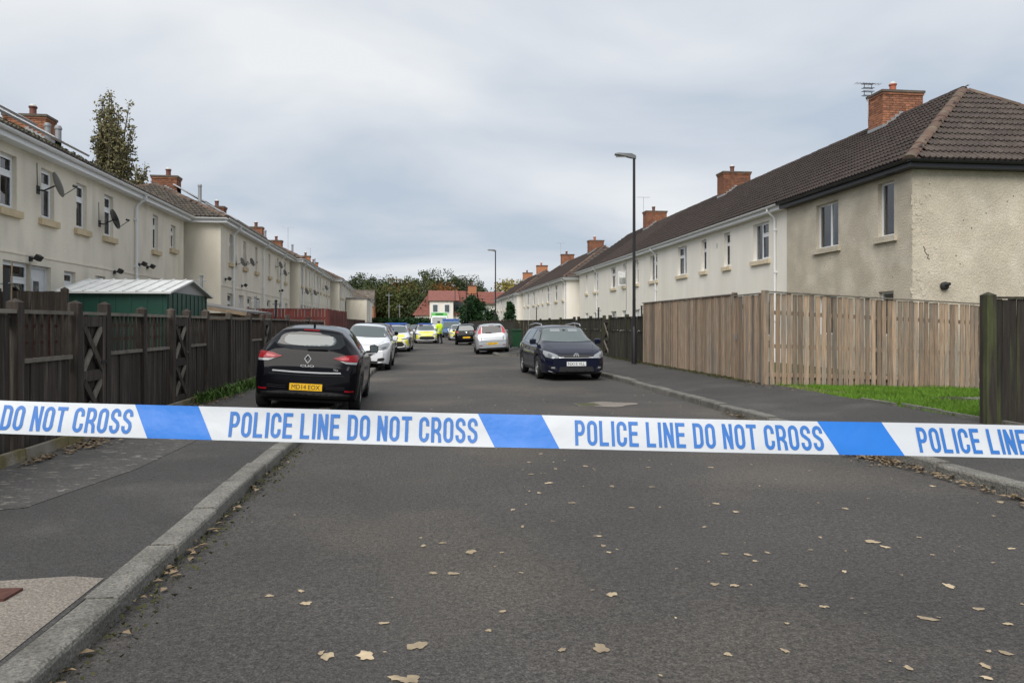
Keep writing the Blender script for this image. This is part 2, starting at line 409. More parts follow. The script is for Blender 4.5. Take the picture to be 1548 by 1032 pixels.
def half_round(parent, p0, p1, r, mat, name='ridge_tile', seg=.42, lift=.02):
    p0, p1 = Vector(p0), Vector(p1); d = p1-p0; n = max(1, int(d.length/seg)); d.normalize(); g = (p1-p0).length/n
    sd = d.cross(Vector((0,0,1))).normalized(); up = sd.cross(d); key = (name, mat, r, round(g,2))
    if key not in TILE_ME:
        m = MB(); k = 7
        for y, rr in ((0,r*1.04),(g+.02,r*.96)):
            for q in range(k):
                t = math.pi*q/(k-1); m.v.append((rr*math.cos(t)*1.1, y, rr*math.sin(t)*.75-r*.25))
        m.f = [(q,q+1,k+q+1,k+q) for q in range(k-1)]+[tuple(range(k))]
        TILE_ME[key] = m.mesh(name, mat, True)
    for i in range(n):
        o = link(name, TILE_ME[key], parent); o.matrix_local = Matrix.Translation(p0+d*(i*g)+up*(lift+random.uniform(-.008,.008))) @ Matrix((sd,d,up)).transposed().to_4x4()
BRICK_ME = {}
def chimney(root, cx, cy, w, d, zb, zt, pots=1, pieces=0, detail=True, potmat='pot_dark', flip=1):
    c = MB().box(cx-w/2+.012, cx+w/2-.012, cy-d/2+.012, cy+d/2-.012, zb, zt).build('chimney', 'mortar', root)
    BL, BH = .225, .075; cnt = 0; rest = MB()
    if detail:
        sites = []
        for j in range(int((zt-zb)/BH)):
            z = zb+j*BH
            for ax, ln, fx in ((0,w,0),(0,w,1),(1,d,0),(1,d,1)):
                off = (.1125 if (j+ax) % 2 else 0); s = -ln/2-off*1.0
                while s < ln/2-.02:
                    a, b = max(s, -ln/2), min(s+BL, ln/2)
                    if b-a > .03: sites.append((z, ax, fx, (a+b)/2, b-a-.012))
                    s += BL
        vis = (lambda s: (s[1]==0 and s[2]==1) or (s[1]==1 and s[2]==(0)))
        sites.sort(key=lambda s: (not vis(s), -s[0]))
        for z, ax, fx, c0, ln in sites:
            sg = (1 if fx else -1); pr = random.uniform(0,.004)
            if ax == 0: loc = (cx+c0, cy+sg*(d/2-.05+pr), z+BH/2); rot = 0
            else: loc = (cx+sg*(w/2-.05+pr), cy+c0, z+BH/2); rot = R(90)
            key = round(ln, 2)
            if cnt < pieces:
                if key not in BRICK_ME: BRICK_ME[key] = MB().box(-key/2,key/2,-.05,.05,-.032,.032).mesh('brick','brick')
                o = link('brick', BRICK_ME[key], c); o.location = loc; o.rotation_euler = (0,0,rot); cnt += 1
            else:
                M = Matrix.Translation(loc) @ Matrix.Rotation(rot,4,'Z'); rest.box(-ln/2,ln/2,-.05,.05,-.032,.032,M)
        if rest.v: tag(rest.build('bricks', 'brick', c), kind='stuff')
    else:
        tag(MB().box(cx-w/2, cx+w/2, cy-d/2, cy+d/2, zb, zt-.01).build('bricks', 'brickwall', c), kind='stuff')
    MB().box(cx-w/2-.05, cx+w/2+.05, cy-d/2-.05, cy+d/2+.05, zt, zt+.075).build('cap', 'cap', c)
    MB().box(cx-w/2-.025, cx+w/2+.025, cy-d/2-.025, cy+d/2+.025, zt-.07, zt-.002).build('corbel', 'brick', c)
    for p in range(pots):
        px, py = cx+flip*d*.0, cy+(p-.25)*.34*flip
        pot = MB().lathe([(.13,zt+.05),(.125,zt+.1),(.10,zt+.18),(.10,zt+.33),(.125,zt+.35),(.125,zt+.39),(.09,zt+.40),(.0,zt+.40)], 14, Matrix.Translation((px,py,0))).build('pot', potmat, c, True)
        MB().lathe([(.10,zt+.38),(.10,zt+.42),(.06,zt+.47),(0,zt+.485)], 12, Matrix.Translation((px,py,0))).build('cowl', 'cowl', c, True)
    return c
pm('brickwall', (.40,.17,.085), .9, var=.3, vscale=9, stretch=(1,1,3), rnd=.1)

def wall_with_openings(m, p0, dx, L, z0, z1, ops, nrm, depth=.14):
    """wall in the vertical plane from p0 along dx; ops (a0,a1,b0,b1); reveals go along -nrm"""
    p0 = Vector(p0); dx = Vector(dx); nrm = Vector(nrm)
    xs = sorted({0, L, *[o[0] for o in ops], *[o[1] for o in ops]}); zs = sorted({z0, z1, *[o[2] for o in ops], *[o[3] for o in ops]})
    P = lambda a, z, k=0: tuple(p0+dx*a+Vector((0,0,z))-nrm*k)
    for a, b in zip(xs, xs[1:]):
        for c, d in zip(zs, zs[1:]):
            am, zm = (a+b)/2, (c+d)/2
            if any(o[0] < am < o[1] and o[2] < zm < o[3] for o in ops): continue
            m.poly((P(a,c), P(b,c), P(b,d), P(a,d)))
    for a0, a1, b0, b1 in ops:
        for (q, r_) in (((a0,b0),(a0,b1)),((a1,b1),(a1,b0)),((a0,b1),(a1,b1)),((a1,b0),(a0,b0))):
            m.poly((P(*q), P(*q,depth), P(*r_,depth), P(*r_)))
def window(root, xc, w, z0, z1, lights=1, sill=True, dep=.12, transom=True, open_=None, curtain=1, sash='upvc', mirror=1, sillmat='sill_stone'):
    f = MB(); t = .055; x0, x1 = xc-w/2, xc+w/2; y0, y1 = dep-.03, dep+.03
    f.box(x0,x1,y0,y1,z0,z0+t); f.box(x0,x1,y0,y1,z1-t,z1); f.box(x0,x0+t,y0,y1,z0+t,z1-t); f.box(x1-t,x1,y0,y1,z0+t,z1-t)
    cols = [(x0+t, x1-t)]
    if lights == 2:
        xm = xc+mirror*w*.05; f.box(xm-.03,xm+.03,y0,y1,z0+t,z1-t); cols = [(x0+t,xm-.03),(xm+.03,x1-t)]
    zt = z0+(z1-z0)*.66
    for ci, (a, b) in enumerate(cols):
        if transom and (lights == 1 or (ci == 0) == (mirror > 0)):
            f.box(a,b,y0-.004,y1,zt-.035,zt+.035)
            s = .035
            for (c, d) in ((z0+t, zt-.035), (zt+.035, z1-t)):
                f.box(a,b,y0-.012,y0,c,c+s); f.box(a,b,y0-.012,y0,d-s,d); f.box(a,a+s,y0-.012,y0,c+s,d-s); f.box(b-s,b,y0-.012,y0,c+s,d-s)
    fo = f.build('window', sash, root)
    MB().box(x0+t/2,x1-t/2,dep-.006,dep+.006,z0+t/2,z1-t/2).build('pane', 'pane', fo)
    if curtain:
        c = MB(); 
        def drape(a, b, zz0, zz1):
            n = max(4, int((b-a)/.03)); base = len(c.v)
            for i in range(n+1):
                x = a+(b-a)*i/n; y = dep+.075+.015*math.sin(i*1.9); c.v += [(x,y,zz0),(x,y,zz1)]
            c.f.extend((base+2*i, base+2*i+2, base+2*i+3, base+2*i+1) for i in range(n))
        if curtain == 1: drape(x0-.05, x0+w*.3, z0-.05, z1+.05); drape(x1-w*.3, x1+.05, z0-.05, z1+.05)
        elif curtain == 2: drape(x0-.05, x1+.05, z0-.05, z1+.05)
        elif curtain == 3: drape(x0-.05, x1+.05, (z0+z1)/2, z1+.05)
        c.build('curtain', 'curtain', fo)
    if sill:
        MB().box(x0-.13,x1+.13,-.085,.1,z0-.15,z0-.004).build('sill', sillmat, fo)
    if open_:
        hx = x0 if open_ == 'l' else x1
        M = Matrix.Translation((hx, y0-.03, 0)) @ Matrix.Rotation(R(-62 if open_ == 'l' else 62),4,'Z'); ww = w-.06; sg = 1 if open_ == 'l' else -1
        g = MB(); xa, xb = sorted((0, sg*ww)); q = .05
        for bx in ((xa,xb,z0+.05,z0+.05+q),(xa,xb,zt-q,zt),(xa,xa+q,z0+.1,zt-q),(xb-q,xb,z0+.1,zt-q)): g.box(bx[0],bx[1],-.02,.02,bx[2],bx[3],M)
        so = g.build('open_casement', sash, fo)
        MB().box(xa+.04,xb-.04,-.004,.004,z0+.09,zt-.04,M).build('open_pane', 'pane', fo)
    return fo
def door(root, xc, w, z0, z1, dep=.12):
    f = MB(); x0, x1 = xc-w/2, xc+w/2; t = .06
    f.box(x0,x0+t,dep-.03,dep+.04,z0,z1); f.box(x1-t,x1,dep-.03,dep+.04,z0,z1); f.box(x0+t,x1-t,dep-.03,dep+.04,z1-t,z1); f.box(x0+t,x1-t,dep,dep+.04,z0,z1-t)
    for a in (.25,.62): f.box(x0+w*.3,x1-w*.3,dep-.012,dep,z0+(z1-z0)*a,z0+(z1-z0)*(a+.25))
    d = f.build('door', 'door_white', root); MB().box(x0+w*.36,x1-w*.36,dep-.02,dep-.012,z0+(z1-z0)*.66,z0+(z1-z0)*.84).build('door_pane','pane',d)
    MB().tube([(x1-.14,dep-.05,z0+1),(x1-.26,dep-.05,z0+1)],.012,6).build('handle','chrome',d)
def gutter(root, pts, mat, r=.062):
    m = MB(); pts = [Vector(p) for p in pts]
    for a, b in zip(pts, pts[1:]):
        d = (b-a).normalized(); sd = d.cross(Vector((0,0,1))); k = 7; base = len(m.v)
        for p in (a-d*.0, b+d*.0):
            for q in range(k):
                t = math.pi*q/(k-1); m.v.append(tuple(p+sd*(r*math.cos(t))-Vector((0,0,1))*(r*math.sin(t))))
            for q in range(k):
                t = math.pi*(k-1-q)/(k-1); m.v.append(tuple(p+sd*((r-.008)*math.cos(t))-Vector((0,0,1))*((r-.008)*math.sin(t))))
        n = 2*k
        m.f += [(base+q, base+(q+1)%n, base+n+(q+1)%n, base+n+q) for q in range(n)]+[tuple(base+q for q in range(n))[::-1], tuple(base+n+q for q in range(n))]
    return m.build('gutter', mat, root)
def house(name, label, cat, loc, rz, L, dep, ze, rise, ops=(), ends=('party','party'), hipin=3.1, wall='render_right', gut='upvc', tilemat='tile_brown', tilehip=None,
          chim=(), pipes=(), pieces=0, hip_pieces=0, floor=.2, over=.30, group=None, tiles=True, ridge='ridge_tile', string=None, fascia=True, brick_pieces=0, chim_detail=True, curtains=None, side_ops=()):
    root = empty(name, loc, rz, label, cat, group)
    m = MB()
    rec = [(xc-w/2, xc+w/2, z0, z1) for (k, xc, w, z0, z1, *_) in ops]
    wall_with_openings(m, (0,0,0), (1,0,0), L, -.1, ze, rec, (0,-1,0), .17)
    wo = m.build('wall', wall, root)
    m = MB()
    m.poly(((L,dep,-.1),(0,dep,-.1),(0,dep,ze),(L,dep,ze)))
    if ends[0] != 'open': m.poly(((0,dep,-.1),(0,0,-.1),(0,0,ze),(0,dep,ze)))
    if ends[1] != 'open': m.poly(((L,0,-.1),(L,dep,-.1),(L,dep,ze),(L,0,ze)))
    m.build('side_wall', wall, root)
    MB().poly(((.02,.3,ze-.32),(L-.02,.3,ze-.32),(L-.02,dep-.02,ze-.32),(.02,dep-.02,ze-.32))).build('ceiling_board','room',root)
    for i, (k, xc, w, z0, z1, *ex) in enumerate(ops):
        kw = dict(ex[0]) if ex else {}
        if k == 'w': window(root, xc, w, z0, z1, **kw)
        else: door(root, xc, w, z0, z1)
    if string: MB().box(.0,L,-.018,-.001,string-.02,string+.02).build('string_course', wall, root)
    # roof
    yr = dep/2; zr = ze+rise; sl = rise/yr; zo = ze-over*sl*.35; zo = ze+.02
    k0 = hipin if ends[0] == 'hip' else 0; k1 = hipin if ends[1] == 'hip' else 0
    o0 = over if ends[0] == 'hip' else 0; o1 = over if ends[1] == 'hip' else 0
    F0, F1 = Vector((-o0,-over,zo)), Vector((L+o1,-over,zo)); B0, B1 = Vector((-o0,dep+over,zo)), Vector((L+o1,dep+over,zo))
    R0, R1 = Vector((k0,yr,zr)), Vector((L-k1,yr,zr))
    m = MB(); m.poly((F0,F1,R1,R0)); m.poly((B1,B0,R0,R1))
    m.poly((B0,F0,R0)); m.poly((F1,B1,R1))
    m.poly((F0,B0,B1,F1))
    rf = m.build('roof', tilemat, root)
    if tiles:
        U = (Vector((0,yr,zr))-Vector((0,-over,zo))); H = U.length; W = L+o0+o1
        lo = lambda u: (u/H)*(k0+o0); hi = lambda u: W-(u/H)*(k1+o1)
        lay_tiles(rf, F0+Vector((0,0,.01)), (1,0,0), U, W, H, lo, hi, tilemat, pieces)
        for e, P0, sgn in ((0, B0, 1),(1, F1, -1)):
            if ends[e] != 'hip': continue
            A = Vector((0,-1,0)) if e == 0 else Vector((0,1,0))
            ap = R0 if e == 0 else R1; mid = Vector((P0.x, yr, zo)); U2 = ap-mid; H2 = U2.length; W2 = dep+2*over
            lay_tiles(rf, P0+Vector((0,0,.01)), A, U2, W2, H2, lambda u: u/H2*W2/2, lambda u: W2-u/H2*W2/2, tilehip or tilemat, hip_pieces, TG*1.2)
    half_round(rf, R0, R1, .12, tilemat)
    if ends[0] == 'hip': half_round(rf, F0, F0.lerp(R0,.975), .13, ridge, 'hip_tile'); half_round(rf, B0, B0.lerp(R0,.975), .13, ridge, 'hip_tile')
    if ends[1] == 'hip': half_round(rf, F1, F1.lerp(R1,.975), .13, ridge, 'hip_tile'); half_round(rf, B1, B1.lerp(R1,.975), .13, ridge, 'hip_tile')
    # eaves
    x0, x1 = -o0, L+o1
    fm = 'gutter_black' if gut == 'gutter_black' else 'upvc'
    m = MB().box(x0,x1,-over+.035,-over+.06,zo-.19,zo-.005)
    m.box(x0+.02,x1-.02,-over+.062,.0,zo-.19,zo-.165)
    if ends[1] == 'hip': m.box(L+over-.06,L+over-.035,-over+.062,dep+over-.06,zo-.19,zo-.005); m.box(L+.0,L+over-.062,.0,dep,zo-.19,zo-.165)
    if ends[0] == 'hip': m.box(-over+.035,-over+.06,-over+.062,dep+over-.06,zo-.19,zo-.005); m.box(-over+.062,0,0,dep,zo-.19,zo-.165)
    m.build('fascia', fm, root)
    gp = [(x0-(.06 if o0 else 0),-over-.03,zo-.02),(x1+(.06 if o1 else 0),-over-.03,zo-.02)]
    gutter(root, gp, gut)
    if ends[1] == 'hip': gutter(root, [(L+over+.03,-over,zo-.02),(L+over+.03,dep+over,zo-.02)], gut)
    if ends[0] == 'hip': gutter(root, [(-over-.03,dep+over,zo-.02),(-over-.03,-over,zo-.02)], gut)
    for x in pipes:
        p = MB().tube([(x,-over-.03,zo-.07),(x,-over-.03,zo-.16),(x,-.10,zo-.36),(x,-.065,zo-.46),(x,-.065,.1)], .038, 8)
        for z in (1.6,3.2,4.6): p.box(x-.055,x+.055,-.11,-.001,z,z+.05)
        p.build('downpipe', gut if gut != 'gutter_black' else 'upvc', root)
    for (cx, w, d, zt, pots, *pmx) in chim:
        c = chimney(root, cx, yr, w, d, zr-.75, zt, pots, brick_pieces, chim_detail, *(pmx or ['pot_dark']))
        # lead flashing where the stack meets the slope: steps down the side
        fl = MB(); n = 5
        for sx in (-1, 1):
            for q in range(n):
                ya = yr-d/2+.0+q*(d/2)/n; yb = ya+(d/2)/n; zz = zr-(yr-ya)*sl
                fl.box(cx+sx*(w/2+.006)-.004, cx+sx*(w/2+.006)+.004, ya, yb, zz-.10, zz+.24)
        zz = zr-(d/2)*sl
        fl.box(cx-w/2-.01, cx+w/2+.01, yr-d/2-.012, yr-d/2-.004, zz-.15, zz+.22)
        fl.build('flashing', 'lead', c)
    return root

# ---- right-hand terraces (local x runs far -> near, so near end is x = L)
def right_block(xf, bounds, dz, first_label, labels, winpairs, chims, hip, name_floor=.2):
    pass
HX = 11.6
rb = [16.5, 22.7, 29.1, 35.5, 41.9, 48.3, 54.9]
wn = dict(lights=1, transom=True, mirror=-1); 
rwin = [[('n',17.53),('w',20.3)],[('w',24.56),('n',27.46)],[('n',29.85),('w',32.5)],[('w',36.7),('n',39.7)],[('n',42.3),('w',44.8)],[('w',49.5),('n',52.4)]]
rlab = ['roughcast grey-beige end terrace house with black gutter and hipped brown roof',
        'cream rendered terrace house joined to the roughcast end house',
        'cream rendered terrace house two doors from the roughcast end house',
        'cream rendered terrace house with half-open white top window, three doors from roughcast end house',
        'cream rendered terrace house with white casement swung wide open upstairs',
        'cream rendered far end house of the terrace beside the lamp post']
rcur = [[2,2],[1,0],[0,3],[3,0],[0,1],[2,1]]
for i in range(6):
    y0, y1 = rb[i], rb[i+1]; L = y1-y0; ops = []
    for j, (k, yc) in enumerate(rwin[i]):
        xc = y1-yc; kw = dict(dep=.14, curtain=rcur[i][j], mirror=(-1 if i % 2 else 1), sillmat='roughcast' if i == 0 else 'sill_pale')
        if k == 'w':
            kw.update(lights=2)
            if i == 0: kw.update(transom=False)
            ops.append(('w', xc, 1.2, 3.72, 5.02, kw))
        else:
            if i == 0: kw.update(transom=False)
            if i == 4: kw.update(open_='r')
            ops.append(('w', xc, .66 if i == 0 else .56, 3.72, 5.04 if i else 5.1, kw))
        if i == 0: ops.append(('w', xc, 1.05 if k == 'w' else .62, 1.2, 2.33, dict(curtain=3, sill=False, transom=False)))
        elif k == 'n': ops.append(('d', xc, .95, .2, 2.3))
        else: ops.append(('w', xc, 1.3, 1.1, 2.3, dict(lights=2, curtain=1)))
    ch = []
    if i % 2 == 0: ch = [(.0, .8, 1.4, 8.98, 1, 'pot_red' if i == 0 else 'pot_dark')]
    r = house('end_terrace_house' if i in (0,5) else 'terrace_house', rlab[i], 'house', (HX, y1, 0), R(-90), L, 7.5, 5.38, 2.86, ops,
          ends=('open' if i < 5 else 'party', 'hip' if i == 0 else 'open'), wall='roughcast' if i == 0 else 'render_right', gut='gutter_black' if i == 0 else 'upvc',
          chim=ch, pipes=[L-.7] if i in (1,3,5) else [], pieces=(-150 if i == 0 else 0), hip_pieces=150 if i == 0 else 0, tilehip='tile_brown_lit',
          brick_pieces=290 if i == 0 else 0, group='houses of the right-hand terrace')
    if i == 0:
        # black vent cowl on the gable, weathered corner strip and crack
        p = MB().lathe([(0,.0),(.09,.0),(.10,.03),(.10,.08),(.06,.10),(0,.10)], 14, Matrix.Translation((L+.0,.80,2.42)) @ Matrix.Rotation(R(90),4,'Y')); p.build('wall_vent','black_plastic',r,True)
        MB().tube([(L+.07,.80,2.44),(L+.17,.86,2.47)],[.055,.035],8).build('vent_hood','black_plastic',r)
        c = MB()
        for q in range(46):
            zz = random.uniform(1.6,4.9); yy = abs(random.gauss(.12,.22)); s = random.uniform(.03,.11)
            c.prism([(L+.0005,yy+s*math.cos(t)*random.uniform(.5,1),zz+s*1.3*math.sin(t)*random.uniform(.5,1)) for t in np.linspace(0,5.6,7)], (random.uniform(.004,.012),0,0))
        tag(c.build('rough_patches','roughcast',r), kind='stuff')
        c = MB()
        for q in range(14): yy, zz = random.uniform(.3,7.2), random.uniform(1.5,4.9); c.box(L+.001,L+.012,yy-.009,yy+.009,zz-.009,zz+.009)
        for q in range(9): xx, zz = random.uniform(.3,L-.3), random.uniform(1.5,4.9); c.box(xx-.008,xx+.008,-.012,-.001,zz-.008,zz+.008)
        pts = [(L+.003,.28+.16*q/6+.03*math.sin(q*2.1),3.35-.05*q+.02*math.cos(q*3)) for q in range(7)]
        for p_, q_ in zip(pts, pts[1:]): c.beam(p_, q_, .008, .014)
        tag(c.build('fixings_and_cracks','dirt',r), kind='stuff')
    if i == 1:
        MB().box(.6,.75,-.012,-.001,4.55,4.72).build('wall_vent','cowl',r)
# second and third terraces on the right
def rterrace(xf, y0, n, w, dz, lab, zc, detail, dep=7.5):
    for i in range(n):
        L = w; y1 = y0+(i+1)*w; order = [('n',1.35),('w',4.4)] if i % 2 == 0 else [('w',2.0),('n',5.05)]; ops = []
        for k, s in order:
            xc = L-s
            ops.append(('w', xc, 1.15 if k == 'w' else .56, 3.7+dz, 5.0+dz, dict(lights=2 if k == 'w' else 1, curtain=random.choice([0,1,2,3]), sillmat='sill_pale')))
        house('terrace_house', lab[i], 'house', (xf, y1, 0), R(-90), L, dep, 5.35+dz, 2.75, ops, ends=('open' if i < n-1 else 'hip','hip' if i == 0 else 'open'),
              chim=[(0,.8,1.25,8.85+dz,1,'pot_red' if i == 0 else 'pot_dark')] if i % 2 == 0 else [], pipes=[L-.6] if i % 2 else ([L-.3] if i == 0 else []),
              tilehip='tile_brown_lit', chim_detail=detail, group='houses of the right-hand terrace')
ordn = ['first','second','third','fourth']
rterrace(10.72, 55.6, 4, 6.3, -.3, [f'pale cream house, {o} in the terrace that steps forward past the casement house' for o in ordn], 0, True)
rterrace(10.15, 81.2, 4, 6.2, -.42, [f'distant cream house, {o} in the terrace behind the round conifer' for o in ordn], 0, False)

# ---- left-hand terraces (backs); local x runs near -> far
def lblock(p0, p1, n): 
    p0, p1 = Vector((*p0,0)), Vector((*p1,0)); d = (p1-p0); return [(p0+d*(i/n)) for i in range(n)], d.length/n, math.atan2(d.y, d.x)
def lwin(s, w=.6, z0=3.88, z1=5.0, **kw): return ('w', s, w, z0, z1, dict(dict(curtain=random.choice([0,2,3,3]), mirror=1), **kw))
# first block: origin at y = 3.2
ps, w, a = lblock((-8.42,5.2), (-8.66,28.0), 3)
dl = 22.8/3
def sy(y): return (y-5.2)
all_w = [(16.42,.62),(18.06,.6),(19.78,.58),(21.45,.6),(25.1,.5),(26.85,.5)]
glow = [(16.75,'w',1.1,1.7,2.82),(17.75,'d',.9,.7,2.8),(19.15,'w',.6,1.9,2.78),(20.9,'w',.62,1.9,2.78),(22.3,'d',.9,.7,2.75),(23.6,'w',1.2,1.7,2.72)]
llab = ['beige rendered house nearest the green shed, window by its dish','beige rendered house with two satellite dishes and solar panels above green shed','beige rendered house at the end of the block with a long white downpipe']
for i in range(3):
    ops = []
    for yc, ww in all_w:
        s = sy(yc)-i*dl
        if .3 < s < dl-.3:
            kw = {}
            z0, z1 = 3.88, 5.02
            if yc > 26: z0, z1 = 4.1, 4.92
            ops.append(lwin(s, ww, z0, z1, **kw))
    for yc, k, ww, z0, z1 in glow:
        s = sy(yc)-i*dl
        if ww/2 < s < dl-ww/2: ops.append((k, s, ww, z0, z1, dict(curtain=2, sill=False)) if k == 'w' else (k, s, ww, z0, z1))
    if i == 0: ops.append(lwin(3.0)); ops.append(lwin(5.2))
    r = house('terrace_house', ['beige rendered terrace house running out of view beside the old dark post','beige rendered terrace house with two satellite dishes on its back wall','beige rendered end house with long white downpipe behind the green shed'][i], 'house', tuple(ps[i]), a, dl, 7.4, 5.4, 2.05, ops,
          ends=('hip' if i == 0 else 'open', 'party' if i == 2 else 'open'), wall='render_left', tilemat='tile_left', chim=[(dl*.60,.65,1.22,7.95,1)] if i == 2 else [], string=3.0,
          pipes=[2.9] if i == 2 else [], group='houses of the left-hand terrace')
    if i == 1:
        for (xx, zz) in ((.95,4.93),(4.9,4.93)): pass
# remaining left blocks
def lterr(p0, p1, n, ze, lab, wins, chs, det, z_str=2.95):
    ps, w, a = lblock(p0, p1, n)
    for i in range(n):
        ops = []
        for s in wins: ops.append(lwin(s*w, .56, ze-1.5, ze-.38))
        for s, k in ((.18,'w'),(.42,'d'),(.62,'w'),(.85,'d')):
            ops.append(('d', s*w, .9, .6, ze-2.7) if k == 'd' else ('w', s*w, .9, ze-3.75, ze-2.7, dict(curtain=2, lights=1, sill=False)))
        ch = [(s*w,.62,1.06,ze+2.55,1) for (h, s) in chs if h == i]
        r = house('terrace_house', lab[i], 'house', tuple(ps[i]), a, w, 7.4, ze, 2.0, ops, ends=('hip' if i == 0 else 'open','hip' if i == n-1 else 'open'), hipin=4.4,
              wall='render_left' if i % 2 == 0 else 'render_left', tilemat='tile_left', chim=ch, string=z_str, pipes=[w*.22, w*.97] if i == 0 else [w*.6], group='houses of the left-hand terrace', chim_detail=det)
    return ps, w, a
B2 = lterr((-7.5,28.5), (-7.92,45.0), 2, 5.4, ['beige house whose blank end wall and hipped roof stand past the green shed','beige house second past the green shed, with solar panels'], [.2,.5,.8], [(0,.72),(1,.75)], True)
B3 = lterr((-7.45,45.4), (-8.0,64.6), 3, 5.38, ['beige house over the middle of the red fence','beige house above the red fence corner, one beyond its blank end wall','beige house above the brown fence, last of its block'], [.2,.5,.8], [(0,.95),(2,.2)], True)
B4 = lterr((-7.3,65.0), (-8.2,85.0), 3, 5.35, ['distant beige house beside the flat-roofed extension','distant beige house behind the flat-roofed extension','distant beige house at the far end of the left terraces'], [.2,.5,.8], [(1,.1),(2,.2)], False)
# flat-roofed extension on the last block
x = empty('extension', (-7.62,73.5,0), R(90), 'low cream flat-roofed extension projecting at the far end of the left terraces', 'building')
MB().box(0,4.6,-2.0,-.02,-.1,3.95).build('wall','render_left',x); MB().box(-.08,4.68,-2.08,-.02,3.95,4.08).build('roof','felt',x)
MB().box(1.4,2.4,-2.03,-2.0,1.2,2.4).build('window','upvc',x)
# far left houses
house('detached_house', 'small cream house with grey roof seen past the extension', 'house', (-13.6,103.0,0), R(0), 6.0, 7.0, 4.9, 1.6, [('w',1.4,1.3,3.3,4.5,{}),('w',4.2,1.3,3.3,4.5,{})], ends=('hip','hip'), wall='render_right', tilemat='tile_left', tiles=False)
house('brick_house', 'brick house with grey roof half hidden by the olive tree', 'house', (-16.5,114.0,0), R(0), 8.8, 7.0, 4.4, 2.4, [('w',1.4,1.3,2.9,4.1,{}),('w',4.2,1.3,2.9,4.1,{})], ends=('party','party'), wall='brickwall', tilemat='tile_left', tiles=False)
# red roofed houses closing the street
r = empty('red_roofed_house', (-1.6,121,0), 0, 'red tiled house with tall cream front closing the end of the street', 'house')
MB().box(0,10.2,.6,9,-.1,3.0).build('wall','render_right',r)
m = MB(); 
F = [(-.4,.2,2.95),(10.4,.2,2.95),(10.4,5,7.15),(2.6,5,7.15)]; m.poly(F); m.poly(((10.4,9.4,2.95),(-.4,9.4,2.95),(2.6,5,7.15),(10.4,5,7.15))); m.poly(((-.4,9.4,2.95),(-.4,.2,2.95),(2.6,5,7.15)))
for q in range(14):
    t = q/14; 
    y = .2+4.8*t; z = 2.95+4.2*t; xl = -.4+3*t; m.box(xl,10.4,y-.02,y+.36,z+.0,z+.06,None)
m.build('roof','tile_red',r)
MB().box(2.4,6.2,-.4,5,-.1,5.2).build('front_wall','render_right',r); MB().box(2.2,6.4,-.6,3.0,5.2,5.32).build('front_eaves','cap',r)
m = MB(); m.poly(((2.2,-.6,5.33),(7.2,-.6,5.33),(7.2,5,7.2),(2.2,5,7.2))); m.build('front_roof','tile_red',r)
MB().box(6.21,6.26,-.1,3.4,3.2,5.6).build('cheek','solar',r); MB().box(6.2,7.9,1.0,1.06,3.2,5.18).build('cheek_panel','solar',r)
for xc in (3.3,5.2):
    w_ = MB().box(xc-.5,xc+.5,-.44,-.40,3.3,4.8).build('window','upvc',r); MB().box(xc-.36,xc+.36,-.46,-.442,3.45,4.65).build('pane','glass_mid',w_)
c = MB().box(8.9,10.3,4.3,5.5,5.5,8.0).build('chimney','brickwall',r); MB().box(8.8,10.4,4.2,5.6,8.0,8.12).build('cap','cap',c); MB().lathe([(.16,8.1),(.14,8.6),(.17,8.62),(0,8.63)],10,Matrix.Translation((9.6,4.9,0))).build('pot','pot_dark',c)
r = empty('red_roofed_house', (8.9,121,0), 0, 'red tiled cream house beyond the big brick chimney at the street end', 'house')
MB().box(0,9,.6,8,-.1,5.0).build('wall','render_right',r)
m = MB(); m.poly(((0,.2,4.95),(9.4,.2,4.95),(9.4,4.3,7.0),(0,4.3,7.0))); m.poly(((9.4,8.4,4.95),(0,8.4,4.95),(0,4.3,7.0),(9.4,4.3,7.0)))
for q in range(8): t = q/8; m.box(0,9.4,.2+4.1*t-.02,.2+4.1*t+.45,4.95+2.05*t,4.95+2.05*t+.06)
m.build('roof','tile_red',r)
MB().box(0,9.3,.1,.2,4.75,4.94).build('fascia','cap',r)
for xc in (1.2,3.4,6): w_ = MB().box(xc-.5,xc+.5,.56,.60,2.6,4.2).build('window','upvc',r); MB().box(xc-.38,xc+.38,.54,.558,2.72,4.08).build('pane','glass_mid',w_)
